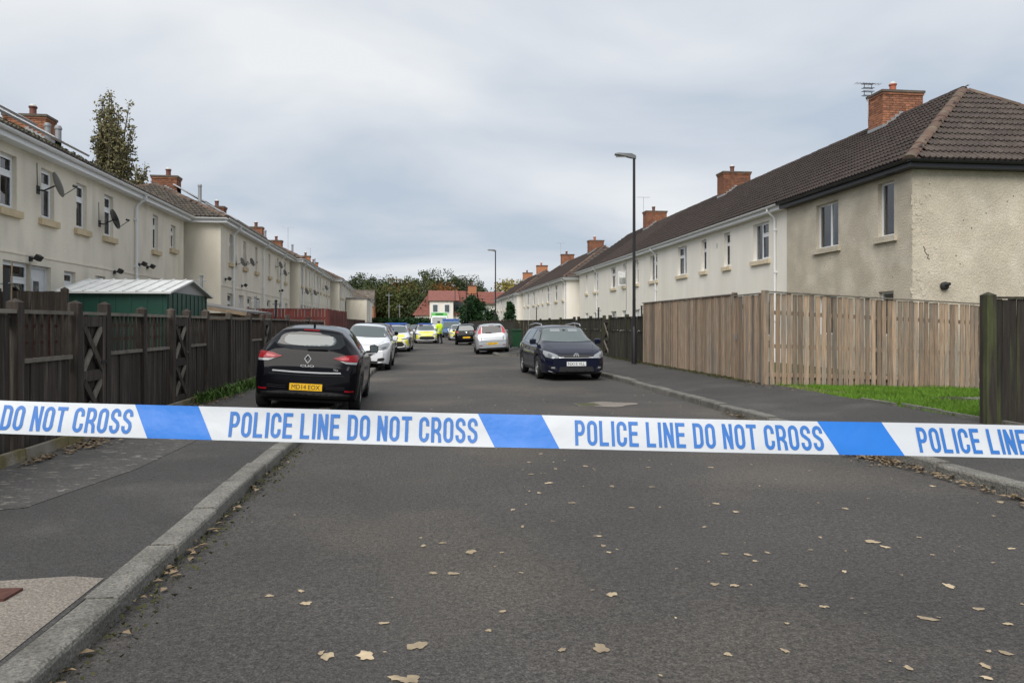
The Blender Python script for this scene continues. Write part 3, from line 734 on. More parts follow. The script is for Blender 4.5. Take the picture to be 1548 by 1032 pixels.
# ================================================================== FENCES
def board_mesh(w, h, t, mat, top='flat', n=3, seed=0):
    rr = random.Random(seed); m = MB(); zs = np.linspace(0, h, n+1)
    for z in zs:
        dx = rr.uniform(-.003,.003); m.v += [(-w/2+dx,-t/2,z),(w/2+dx,-t/2,z),(w/2+dx,t/2,z),(-w/2+dx,t/2,z)]
    for i in range(n):
        b = 4*i; m.f += [(b,b+1,b+5,b+4),(b+1,b+2,b+6,b+5),(b+2,b+3,b+7,b+6),(b+3,b,b+4,b+7)]
    m.f += [(3,2,1,0),(4*n,4*n+1,4*n+2,4*n+3)]
    return m.mesh('board', mat)
BM = {}
def boards(root, s0, s1, pitch, w, h, z0, mat, y=0, t=.02, name='board', stuff=False, zf=None, hj=.012, gap_j=.0):
    n = int(round((s1-s0)/pitch)); pts = []
    rest = MB()
    for i in range(n):
        s = s0+(i+.5)*pitch+random.uniform(-gap_j,gap_j); v = random.randrange(4); key = (w,h,t,mat,v)
        if key not in BM: BM[key] = board_mesh(w, h*(1+random.uniform(-hj,hj)*.5), t, mat, seed=v*7+1)
        zz = z0+(zf(s) if zf else 0)
        if stuff: rest.box(s-w/2,s+w/2,y-t/2,y+t/2,zz,zz+h)
        else:
            o = link(name, BM[key], root); o.location = (s, y+random.uniform(-.004,.004), zz+random.uniform(-hj,hj)); o.rotation_euler = (random.uniform(-.006,.006), random.uniform(-.006,.006), random.uniform(-.05,.05))
    if stuff: tag(rest.build(name+'s', mat, root), kind='stuff')
def post(root, s, y, w, z0, z1, mat, style='point', name='post'):
    m = MB().box(s-w/2,s+w/2,y-w/2,y+w/2,z0,z1)
    if style == 'point':
        a = [(s-w/2,y-w/2,z1),(s+w/2,y-w/2,z1),(s+w/2,y+w/2,z1),(s-w/2,y+w/2,z1)]; p = (s,y,z1+.04)
        for i in range(4): m.poly((a[i],a[(i+1)%4],p))
    elif style == 'round':
        pts = [(s+w/2*math.cos(t),y-w/2,z1+w/2*math.sin(t)) for t in np.linspace(0,math.pi,8)]
        m.prism(pts, (0,w,0))
    return m.build(name, mat, root)
# local frame of street fences: x along +y world, y away from the street
def fence_root(p, rz, label, name='garden_fence', cat='fence', group=None): return empty(name, p, rz, label, cat, group)
# ---- left dark fence in plots, with trellis bays and gates
LG = 'dark timber fence bays along the left pavement'
Z0, ZT = .13, 1.64
def left_bay(y0, y1, trellis, label, matr='fence_dark'):
    r = fence_root((FL, y0, 0), R(90), label, group=LG); L = y1-y0
    post(r, 0, 0, .12, .0, ZT+.10+random.uniform(-.02,.02), matr)
    zl = 1.12 if trellis else ZT-.03
    boards(r, .06, L-.06, .098, .094, zl-Z0-.02, Z0, matr, y=.0, t=.02, hj=.004)
    for z in (.42, zl-.12): MB().box(.06,L-.06,.012,.05,z,z+.08).build('rail',matr,r)
    if trellis:
        MB().box(.06,L-.06,-.04,.03,zl-.025,zl+.02).build('mid_rail','fence_rail',r)
        n = int(L/.155)
        sm = MB().box(-.022,.022,-.012,.012,0,ZT-zl-.05).mesh('slat',matr)
        for i in range(n): o = link('slat', sm, r); o.location = (.06+(L-.12)*(i+.5)/n,0,zl+.02)
        sm2 = MB().box(-.03,.03,-.01,.01,0,ZT-zl-.05).mesh('slat','fence_brown')
        for i in range(max(2,n//2)): o = link('slat', sm2, r); o.location = (.10+(L-.16)*(i+.3)/max(2,n//2),.12,zl+.02)
        for z in (zl+.16,zl+.34): MB().box(.06,L-.06,.10,.13,z,z+.04).build('rear_rail','fence_brown',r)
    MB().box(.06,L-.06,-.05,.045,ZT-.03,ZT+.012).build('top_rail','fence_rail',r)
    return r
def left_gate(y0, y1, label):
    r = fence_root((FL+.02, y0, 0), R(90), label, 'garden_gate', 'gate', 'garden gates in the left fence'); L = y1-y0
    boards(r, .04, L-.04, .095, .09, ZT-.2, Z0+.04, 'fence_dark', y=.03)
    m = MB(); w = .09
    for a, b in (((.05,0,Z0+.05),(.05,0,ZT-.02)),((L-.05,0,Z0+.05),(L-.05,0,ZT-.02))): pass
    post(r, -.055, 0, .12, .0, ZT+.10+random.uniform(-.02,.02), 'fence_dark')
    MB().box(.01,.10,-.035,.015,Z0+.03,ZT-.03).build('stile','fence_dark',r); MB().box(L-.10,L-.01,-.035,.015,Z0+.03,ZT-.03).build('stile','fence_dark',r)
    for z in (Z0+.05,.80,ZT-.17): MB().box(.102,L-.102,-.032,.012,z,z+.13).build('rail','fence_dark',r)
    for za, zb in ((Z0+.18,.80),(.93,ZT-.17)):
        MB().beam((.10,-.018,za),(L-.10,-.018,zb),.022,.09,(0,0,1)).build('brace','fence_rail',r)
        MB().beam((.10,-.030,zb),(L-.10,-.030,za),.022,.09,(0,0,1)).build('brace','fence_dark',r)
    MB().box(L-.16,L-.02,-.05,-.036,1.0,1.04).build('latch','lamp_black',r)
    MB().box(0,L,-.04,.03,ZT-.025,ZT+.012).build('top_rail','fence_rail',r)
left_bay(1.6,4.9,False,'solid dark fence bay where the blue and white tape is tied')
left_bay(4.9,8.1,False,'solid dark fence bay before the first trellis-topped bay')
left_bay(8.1,9.32,True,'dark trellis-topped fence bay right before the first cross-braced gate')
left_gate(9.42,10.14,'weathered gate with two crossed braces between near trellis bays')
left_bay(10.22,11.5,True,'dark trellis-topped fence bay just past the first cross-braced gate')
left_bay(11.5,12.66,True,'dark trellis-topped fence bay in front of the green shed corner')
left_gate(12.76,13.5,'weathered cross-braced gate beside the short trellis bay near the black hatchback')
left_bay(13.58,14.7,True,'short trellis-topped fence bay just past the second gate')
left_bay(14.7,16.4,False,'solid dark fence bay first after the short trellis bay')
left_bay(16.4,18.2,False,'solid dark fence bay ending at the narrow trellis bay')
left_bay(18.2,19.5,True,'trellis-topped fence bay before the gate behind the black hatchback')
left_gate(19.6,20.4,'narrow cross-braced gate behind the black hatchback')
left_bay(20.5,23.2,True,'trellis-topped fence bay behind the black hatchback roof')
left_bay(23.2,27.2,False,'solid dark fence bay behind the white hatchback')
left_bay(27.2,31.4,False,'solid dark fence bay meeting the red fence')
# ---- red fence: across the front garden, then along the pavement
r = fence_root((-7.3,31.6,0),0,'tall red-stained fence across the garden in front of the beige houses',name='red_fence')
for s in (0,1.7,3.3): post(r,s,.05,.1,.1,2.12,'fence_red','flat')
boards(r,.05,3.3,.135,.12,1.95,.18,'fence_red'); MB().box(0,3.3,.012,.05,.5,.6).build('rail','fence_red',r); MB().box(0,3.3,.012,.05,1.7,1.8).build('rail','fence_red',r); MB().box(-.02,3.34,-.03,.05,2.13,2.155).build('top_rail','fence_red',r)
r = fence_root((-3.98,31.7,0),R(90),'tall red-stained fence with gapped boards along the left pavement',name='red_fence')
for s in (0,2.4,4.8,7.2): post(r,s,.07,.1,.1,2.12,'fence_red','flat')
boards(r,0,7.2,.15,.115,1.95,.18,'fence_red'); MB().box(0,7.2,.012,.05,.5,.6).build('rail','fence_red',r); MB().box(0,7.2,.012,.05,1.7,1.8).build('rail','fence_red',r)
r = fence_root((-4.05,39.2,0),R(90),'lower brown-red fence beyond the tall red one',name='brown_fence')
for s in (0,3,6,9,12): post(r,s,.06,.1,.1,1.75,'fence_brown','flat')
boards(r,0,12,.15,.14,1.55,.18,'fence_brown'); MB().box(0,12,-.03,.05,1.74,1.78).build('top_rail','fence_brown',r)
r = fence_root((-4.15,51.5,0),R(90),'far dark fence on the left running to the street end')
for i in range(15): post(r,i*3,.06,.1,.1,1.65,'fence_dark','flat')
boards(r,0,44,.15,.147,1.45,.18,'fence_dark',stuff=True)
# dividing fence in the near left garden
r = fence_root((-8.35,15.6,0),0,'dark garden dividing fence behind the old post by the green shed')
for s in (0,1.25): post(r,s,.05,.11,.1,2.2,'fence_dark')
boards(r,.0,1.3,.11,.106,1.9,.25,'fence_dark')
for s in np.linspace(.15,1.2,7):
    pass
# ---- right: new pale fence, two runs and gate panel
CX, CY = 7.07, 14.8
r = fence_root((CX,14.8,0),R(90),'new pale timber fence of close boards along the right pavement',name='board_fence')
yy = 23.4-14.8
boards(r,1.55,yy,.092,.082,1.90,.27,'fence_light',y=.02,t=.018,hj=.006)
for s in (1.5,): post(r,s,.0,.10,.1,2.23,'fence_light','flat')
for z in (.55,1.2,1.85): MB().box(1.56,yy,-.05,-.012,z,z+.09).build('rail','fence_light',r)
MB().box(1.45,yy,-.05,.06,2.175,2.20).build('capping_rail','fence_rail',r)
g = fence_root((CX,14.8,0),R(90),'narrow pale boarded gate at the corner of the new fence',name='board_gate',cat='gate')
boards(g,.10,1.42,.092,.081,1.88,.25,'fence_light',y=.02,t=.018,hj=.008)
for z in (.55,1.85): MB().box(.1,1.42,-.03,.01,z,z+.09).build('rail','fence_light',g)
MB().box(.1,1.44,-.04,.05,2.14,2.165).build('capping_rail','fence_rail',g); MB().box(1.30,1.36,.035,.06,1.15,1.27).build('latch','steel',g)
dx, dy = 12.74-CX, 15.6-14.8; Lf = math.hypot(dx,dy); af = math.atan2(dy,dx)
r = fence_root((CX,14.75,0),af,'new pale timber fence of gapped boards across the grass verge',name='gapped_fence')
zf = lambda s: -.24*s/Lf
Zs = lambda s: .25+zf(s)
boards(r,.08,Lf+.3,.140,.103,1.91,.25,'fence_light',y=0,t=.02,zf=zf,hj=.01,gap_j=.009)
post(r,.0,.02,.11,.05,2.21,'fence_light','flat')
for s in (2.9,5.7): post(r,s,.09,.10,.0,2.15+zf(s),'fence_light','flat')
for z in (.45,1.05,1.75):
    MB().beam((.05,.03,z+zf(0)),(Lf+.3,.03,z+zf(Lf)),.04,.085).build('rail','fence_light',r)
MB().beam((-.03,-.0,2.185),(Lf+.3,-.0,2.185+zf(Lf)),.09,.025).build('capping_rail','fence_rail',r)
# near right: old dark fence ending in a post, boards face the road
r = fence_root((7.10,8.63,0),R(-2),'old dark mossy fence and pointed end post beside the grass verge',name='old_fence')
post(r,0,0,.13,.0,1.87,'fence_dark_b')
boards(r,.075,5.0,.103,.10,1.70,.12,'fence_dark_b',y=.0)
for z in (.5,1.5): MB().box(.06,5,.012,.06,z,z+.09).build('rail','fence_dark_b',r)
MB().box(.06,5,-.035,.05,1.825,1.85).build('top_rail','fence_dark_b',r); post(r,2.6,.06,.12,.0,1.87,'fence_dark_b')
MB().box(7.02,7.16,.80,.94,.15,1.7).build('gate_post','fence_dark_b')
tag(bpy.data.objects['gate_post'],'dark square timber post holding the right end of the tape','post')
# right dark fence: boards, round-topped posts, crossed gates
def right_bay(y0, y1, label, gate=False, stuff=False, x=FR):
    r = fence_root((x,y1,0),R(-90),label,group='dark fence bays along the right pavement'); L = y1-y0; M_ = 'fence_dark_b'
    post(r,L,0,.12,.1,1.80,M_,'round')
    if not gate:
        boards(r,.06,L-.06,.098,.094,1.05,.2,M_,stuff=stuff); boards(r,.06,L-.06,.14,.09,.46,1.28,M_,stuff=stuff,name='upper_board')
        MB().box(.06,L-.06,-.03,.03,1.25,1.28).build('mid_rail',M_,r); MB().box(.06,L-.06,-.04,.04,1.74,1.77).build('top_rail',M_,r)
    else:
        boards(r,.06,L-.06,.098,.094,1.5,.2,M_,y=.03,stuff=stuff)
        for z in (.25,.85,1.55): MB().box(.06,L-.06,-.03,.01,z,z+.12).build('rail',M_,r)
        for za, zb in ((.37,.85),(.97,1.55)):
            MB().beam((.08,-.02,za),(L-.08,-.02,zb),.022,.09).build('brace',M_,r); MB().beam((.08,-.03,zb),(L-.08,-.03,za),.022,.09).build('brace','fence_rail',r)
bays = [(23.45,25.6,0,'dark fence bay behind the near lamp post'),(25.6,28.0,0,'dark fence bay one along from the near lamp post'),(28.0,28.95,1,'dark cross-braced gate beyond the near lamp post'),
        (28.95,31.4,0,'dark fence bay just past the cross-braced gate'),(31.4,33.9,0,'dark fence bay behind the roof of the navy estate'),(33.9,34.9,1,'dark cross-braced gate behind the navy estate'),(34.9,38.5,0,'dark fence bay past the gate behind the navy estate'),(38.5,42,0,'dark fence bay before the fence steps forward'),(42,45.5,0,'last dark fence bay before the step by the green bin')]
for a_, b_, g_, l_ in bays: right_bay(a_, b_, l_, bool(g_))
r = fence_root((5.5,45.5,0),0,'dark fence stepping out across the pavement behind the green bin')
for s in (0,1.65): post(r,s,.05,.12,.1,1.8,'fence_dark_b','round')
boards(r,.0,1.65,.098,.094,1.5,.24,'fence_dark_b'); MB().box(0,1.65,-.03,.05,1.73,1.76).build('top_rail','fence_dark_b',r)
r = fence_root((5.5,95,0),R(-90),'long dark fence beyond the green bin running to the street end')
for i in range(20): post(r,49.4-i*2.6,.05,.12,.1,1.78,'fence_dark_b','round')
boards(r,0,49.4,.15,.146,1.5,.22,'fence_dark_b',stuff=True); MB().box(0,49.4,-.03,.05,1.72,1.75).build('top_rail','fence_brown',r)

# ================================================================== SHEDS AND GARDEN THINGS
r = empty('green_shed', (-7.6,16.6,.25), 0, 'green metal garden shed with pale ribbed roof behind the dark fence', 'shed')
W_, D_ = 2.12, 2.95; H_ = 1.95
m = MB()
m.box(0,W_,0,D_,0,H_).build('wall','shed_green',r)
rib = MB().box(-.02,.02,-.012,0,0,H_-.02).mesh('wall_rib','shed_green')
for i in range(7): o = link('wall_rib',rib,r); o.location = (.1+i*.32,0,0)
rib2 = MB().box(0,.014,-.02,.02,0,H_-.02).mesh('wall_rib','shed_green')
for i in range(10): o = link('wall_rib',rib2,r); o.location = (W_,.1+i*.305,0)
g = MB().prism([(W_-.01,0,H_),(W_-.01,D_,H_),(W_-.01,D_/2,H_+.30)],(.02,0,0)); g.build('gable','shed_gable',r)
m = MB()
for s in (0,1):
    ya, yb = (-.12,D_/2) if s == 0 else (D_+.12,D_/2)
    m.poly(((-.1,ya,H_-.01),(W_+.12,ya,H_-.01),(W_+.12,yb,H_+.33),(-.1,yb,H_+.33))); m.poly(((-.1,ya,H_-.05),(W_+.12,ya,H_-.05),(W_+.12,yb,H_+.29),(-.1,yb,H_+.29)))
    m.poly(((-.1,ya,H_-.05),(W_+.12,ya,H_-.05),(W_+.12,ya,H_-.01),(-.1,ya,H_-.01)))
m.poly(((W_+.12,-.12,H_-.05),(W_+.12,D_/2,H_+.29),(W_+.12,D_/2,H_+.33),(W_+.12,-.12,H_-.01))); m.poly(((W_+.12,D_/2,H_+.29),(W_+.12,D_+.12,H_-.05),(W_+.12,D_+.12,H_-.01),(W_+.12,D_/2,H_+.33)))
for i in range(9):
    x_ = -.05+i*.265
    m.beam((x_,-.12,H_+.0),(x_,D_/2,H_+.34),.03,.03)
m.build('roof','shed_roof',r)
r = empty('timber_shed', (-6.9,20.6,.25), 0, 'low timber shed with grey felt roof between green shed and red fence', 'shed')
MB().box(0,2.0,0,3.0,0,1.55).build('wall','timber',r); MB().prism([(-.15,-.2,1.92),(2.2,-.2,1.55),(2.2,-.2,1.60),(-.15,-.2,1.98)],(0,3.4,0)).build('roof','felt',r)
MB().prism([(-.15,-.215,1.84),(2.2,-.215,1.47),(2.2,-.215,1.56),(-.15,-.215,1.93)],(0,.014,0)).build('bargeboard','timber',r)
def clothes_pole(x, y, h, label, mat='steel', lean=0):
    r = empty('clothes_pole', (x,y,.2), 0, label, 'pole', 'clothes poles in gardens'); 
    MB().tube([(0,0,0),(lean,0,h)],.035,8).build('pole',mat,r); MB().tube([(lean-.13,0,h-.1),(lean+.13,0,h-.1)],.014,6).build('cross_bar',mat,r); MB().lathe([(.04,h),(.05,h+.02),(.05,h+.05),(0,h+.06)],8,Matrix.Translation((lean,0,0))).build('cap',mat,r)
for px, D, h, lb in ((386,24,2.15,'grey clothes pole with cross bar above the fence behind the timber shed'),(460,33,1.95,'grey clothes pole in front of the red fence'),(304.5,19.6,2.55,'grey clothes pole rising behind the green shed gable'),):
    x_, y_ = at(px, D); clothes_pole(x_, y_, h, lb)
x_, y_ = at(413,26); clothes_pole(x_, y_, 2.1, 'dark leaning clothes pole by the gate behind the black hatchback', 'lamp_black', .1)
for px, D, h, lb in ((905,38,2.1,'dark clothes pole with cross bar above the right fence'),(970,30,2.0,'dark clothes pole just past the near lamp post'),(811,58,2.6,'dark clothes pole in the far right garden')):
    x_, y_ = at(px, D); clothes_pole(x_, y_, h, lb, 'lamp_black')
x_, y_ = at(11, 12.6)
r = empty('old_post', (x_,y_,.2), 0, 'charred dark post with a bent rod by the near left fence', 'post')
MB().tube([(0,0,0),(-.01,0,2.25)],.055,6).build('shaft','lamp_black',r); MB().tube([(.06,0,1.5),(.075,0,2.38)],.012,6).build('rod','timber',r); MB().tube([(-.2,0,1.98),(.08,-.03,2.0)],.012,6).build('bracket','steel',r)

# ------------------------------------------------------------------ satellite dishes, flood lights, aerials, flues, solar panels
def dish(root_loc, rz, label, mat='dish', sc=1):
    r = empty('satellite_dish', root_loc, rz, label, 'satellite dish', 'satellite dishes on the left terraces')
    m = MB(); M = Matrix.Translation((.12,-.34,.02)) @ Matrix.Rotation(R(35),4,'Z') @ Matrix.Rotation(R(70),4,'X')
    prof = [(0,0)]+[(q*.3/5,(q/5)**2*.06) for q in range(1,6)]; prof += [(.305,.065),(.30,.05),(0,-.012)]
    m.lathe(prof,18,M); m.build('dish',mat,r,True)
    MB().tube([(0,-.02,-.12),(.0,-.12,-.14),(.08,-.25,-.05),(.12,-.32,.0)],.018,6).build('arm','black_plastic',r)
    p = M @ Vector((0,-.27,.05)); q = M @ Vector((0,-.14,.42))
    MB().tube([tuple(p),tuple(q)],.011,6).build('feed_arm','black_plastic',r); MB().tube([tuple(q),tuple(q+Vector((.0,.09,.03)))],.032,8).build('receiver','black_plastic',r)
    MB().box(-.07,.07,-.02,-.002,-.22,-.02).build('bracket','black_plastic',r)
    MB().tube([(-.03,-.01,-.2),(-.05,-.008,.5)],.008,5).build('cable','black_plastic',r)
    for ch in r.children: pass
    return r
def on_left(px, z, blk):   # point on a left block's front wall seen at pixel column px
    (p0, p1) = blk; p0 = Vector((*p0,0)); p1 = Vector((*p1,0)); d = p1-p0; t = math.tan(ang(px))
    k = (t*p0.y-p0.x)/(d.x-t*d.y); q = p0+d*k; return (q.x+.0, q.y, z)
LB1 = ((-8.42,5.2),(-8.66,28.0)); LB2 = ((-7.5,28.5),(-7.92,45.0)); LB3 = ((-7.45,45.4),(-8.0,64.6)); LB4 = ((-7.3,65.0),(-8.2,85.0))
a90 = R(90.7)
dish(on_left(57,4.6,LB1),a90,'large grey satellite dish under the eaves near the solar panels').scale = (.95,)*3
dish(on_left(150,4.28,LB1),a90,'dark satellite dish beside the window above the green shed',mat='car_grey').scale = (.9,)*3
for px, z, lb in ((357,4.0,'satellite dish on the house with the blank end wall'),(372,4.15,'satellite dish near the downpipe on the blank-ended house'),(417,4.6,'satellite dish high under the eaves above the red fence'),(424,4.3,'satellite dish beside the far downpipe above the red fence')):
    dish(on_left(px,z,LB2),a90,lb).scale = (.62,)*3
for px, z, lb in ((457,3.5,'satellite dish low on the second blank-ended house'),(470,3.6,'satellite dish in the middle of the third left block'),(488,4.3,'satellite dish at the far end of the third left block')):
    dish(on_left(px,z,LB3),a90,lb).scale = (.68,)*3
def flood(loc, rz, label):
    r = empty('flood_light', loc, rz, label, 'flood light', 'flood lights on house walls')
    MB().box(-.05,.05,-.04,-.001,-.05,.05).build('base','black_plastic',r); MB().tube([(0,-.03,0),(.03,-.12,.02)],.02,6).build('arm','black_plastic',r)
    MB().box(-.09,.09,-.05,.05,-.06,.06,Matrix.Translation((.04,-.16,.03)) @ Matrix.Rotation(R(35),4,'X')).build('lamp_head','black_plastic',r)
for px, z, blk, lb in ((45,2.92,LB1,'dark flood light over the white back door'),(172,2.95,LB1,'dark flood light above the shed roof by the wide window'),(209,3.3,LB1,'small dark flood light just right of the long downpipe'),(222,3.28,LB1,'second dark flood light right of the long downpipe'),
        (340,3.2,LB2,'dark flood light near the corner of the blank-ended house'),(365,3.1,LB2,'dark flood light between downpipes on the blank-ended house'),(422,3.3,LB2,'dark flood light over the red fence')):
    flood(on_left(px,z,blk),a90,lb)
def aerial(loc, h, label, sc=1, rz=0, big=False):
    r = empty('tv_aerial', loc, rz, label, 'aerial', 'television aerials on chimneys')
    MB().tube([(0,0,0),(0,0,h)],.016,6).build('mast','alu',r)
    m = MB().tube([(-.45*sc,0,h-.02),(.45*sc,0,h-.02)],.01,5)
    for i in range(9):
        x_ = -.42*sc+i*.105*sc; m.tube([(x_,-.12*sc,h-.02),(x_,.12*sc,h-.02)],.006,4)
    m.build('boom','alu',r)
    if big:
        g = MB()
        for z in (h-.35,h-.1):
            for a_ in (-.16,.16):
                g.tube([(-.2,a_*.3,z+.07),(.2,a_*.3,z+.07)],.012,4); g.tube([(-.2,a_*.3,z-.07),(.2,a_*.3,z-.07)],.012,4)
                g.tube([(a_,a_*.3,z-.07),(a_,a_*.3,z+.07)],.012,4)
        g.build('reflector','lamp_black',r); 
aerial((14.62,23.05,8.35),1.15,'black grid aerial strapped to the near brick chimney',big=True)
aerial((14.7,48.75,8.3),1.8,'thin pole aerial on the chimney beyond the near lamp post')
aerial((13.8,74.6,7.9),1.9,'thin aerial on a far right chimney')
aerial((-10.9,61.2,7.2),2.1,'thin aerial on the third left chimney row')
aerial((-10.9,72.9,7.2),1.6,'thin aerial among the far left chimneys')
def flue(loc, h, label):
    r = empty('flue_pipe', loc, 0, label, 'flue', 'metal flue pipes on left roofs')
    MB().tube([(0,0,0),(0,0,h)],.075,10).build('pipe','lead',r,True); MB().lathe([(.09,h-.04),(.095,h),(.07,h+.06),(0,h+.07)],10).build('cowl','lead',r,True); MB().box(-.2,.2,-.2,.2,-.02,.03).build('base_plate','lead',r)
for x_, y_, z_, h_, lb in ((-10.5,22.15,6.45,.62,'grey metal flue pipe against the near left chimney'),(-9.55,20.7,6.02,.62,'second grey metal flue below the near left chimney'),(-9.6,33.2,6.3,1.15,'grey flue pipe on the mossy hipped roof'),(-9.7,46.8,5.9,1.3,'grey flue beyond the solar panelled roof'),(-9.8,56.8,6.3,1.1,'grey flue on the third left block'),(-9.6,66.6,5.7,1.5,'grey flue at the far left hipped roof')):
    flue((x_,y_,z_),h_,lb)
def solar_row(blk, y0, n, dep0, zbase, label, rise=2.05, w=7.4, ze=5.42):
    p0 = Vector((*blk[0],0)); p1 = Vector((*blk[1],0)); d = (p1-p0).normalized(); a_ = math.atan2(d.y,d.x); sl = math.atan2(rise,w/2)
    for row, dd in enumerate(dep0):
        for i in range(n):
            k = y0-p0.y+i*1.02; q = p0+d*k
            r = empty('solar_panel', (q.x-dd*math.cos(sl), q.y, ze+.12+(dd+.3)*math.tan(sl)*.95+.05), a_, label[row], 'solar panel', 'solar panels on left roofs')
            r.rotation_euler = (sl,0,a_)
            MB().box(0,1.0,0,1.5,0,.035).build('glass','solar',r); f = MB(); 
            for bx in ((-.01,1.01,-.02,0),(-.01,1.01,1.5,1.52),(-.012,0,0,1.5),(1,1.012,0,1.5)): f.box(*bx,-.01,.045)
            f.build('frame','alu',r)
solar_row(LB1,13.6,8,[.75,2.3],5.4,['black solar panel in the lower row over the dished house','black solar panel in the upper row over the dished house'])
solar_row(LB2,34.0,7,[.7,2.25],5.4,['black solar panel in the lower row past the mossy hip','black solar panel in the upper row past the mossy hip'],rise=2.0)
# moss in the near left gutter
m = MB()
for i in range(900):
    t = random.random(); c = random.choice([16.6,18.4,19.6,21.0,17.6]); y_ = random.gauss(c,.5); x_ = -8.53-.002*(y_-5)+.30+random.uniform(-.06,.02)-.0; z_ = 5.42+random.random()*.12
    s = random.uniform(.02,.06); a_ = random.random()*6
    m.poly(((x_,y_,z_-.04),(x_+s*math.cos(a_),y_+s*math.sin(a_),z_+s),(x_+s*math.cos(a_+1),y_+s*math.sin(a_+1),z_+s*.6)))
tag(m.build('gutter_moss','moss'),'green moss and weeds growing in the near left gutter','moss',kind='stuff')

# ================================================================== LAMP POSTS, BIN
def lamp(x, y, z, h, label, rz=R(180)):
    r = empty('lamp_post', (x,y,z), rz, label, 'street lamp', 'street lamps along the right pavement')
    MB().lathe([(.0,0),(.085,0),(.085,1.1),(.06,1.16),(.055,1.2)],14).build('base','lamp_black',r,True)
    MB().tube([(0,0,1.15),(0,0,h)],[.055,.042],12).build('column','lamp_black',r,True)
    m = MB(); st = [(-.06,.06,.05),(.08,.075,.075),(.28,.10,.05),(.5,.13,.035),(.62,.10,.02)]
    base = len(m.v)
    for i,(xx,w_,t_) in enumerate(st):
        zz = h+.02+[.0,.045,.075,.10,.10][i]
        m.v += [(xx,-w_,zz-t_),(xx,w_,zz-t_),(xx,w_*.7,zz+t_),(xx,-w_*.7,zz+t_)]
    for i in range(len(st)-1):
        b = 4*i; m.f += [(b+k,b+(k+1)%4,b+4+(k+1)%4,b+4+k) for k in range(4)]
    m.f += [(0,1,2,3),(4*len(st)-1,4*len(st)-2,4*len(st)-3,4*len(st)-4)]
    m.build('lamp_head','lamp_grey',r,True); MB().box(.25,.58,-.075,.075,h+.035,h+.05).build('diffuser','lamp_clear',r)
x_, y_ = at(958.5,23.9); lamp(x_, y_, .24, 6.62, 'black street lamp post beside the pale board fence', R(172))
x_, y_ = at(749,58); lamp(x_, y_, .2, 7.0, 'black street lamp post beyond the silver hatchback', R(176))
x_, y_ = at(705,93); lamp(x_, y_, .0, 7.2, 'far black street lamp beside the big evergreen bush', R(180))
x_, y_ = at(688,112); lamp(x_, y_, .0, 7.3, 'farthest black street lamp before the red roofs', R(180))
x_, y_ = at(780,40.5)
r = empty('wheelie_bin', (x_,y_,.2), R(8), 'dark green wheelie bin beside the silver hatchback', 'bin')
m = MB(); a_ = [(-.2,-.22,.06),(.2,-.22,.06),(.2,.22,.06),(-.2,.22,.06)]; b_ = [(-.27,-.30,.95),(.27,-.30,.95),(.27,.30,.95),(-.27,.30,.95)]
m.poly(a_[::-1]); m.poly(b_)
for i in range(4): m.poly((a_[i],a_[(i+1)%4],b_[(i+1)%4],b_[i]))
m.build('body','bin_green',r); MB().box(-.30,.30,-.34,.34,.955,.985).box(-.26,.26,-.28,.30,.986,1.03).build('lid','bin_green',r)
for s in (-1,1): MB().lathe([(0,-.03),(.1,-.03),(.1,.03),(0,.03)],12,Matrix.Translation((s*.24,.24,.1)) @ Matrix.Rotation(R(90),4,'Y')).build('wheel','tyre',r)
MB().tube([(-.22,.34,.93),(.22,.34,.93)],.018,6).build('handle','bin_green',r)
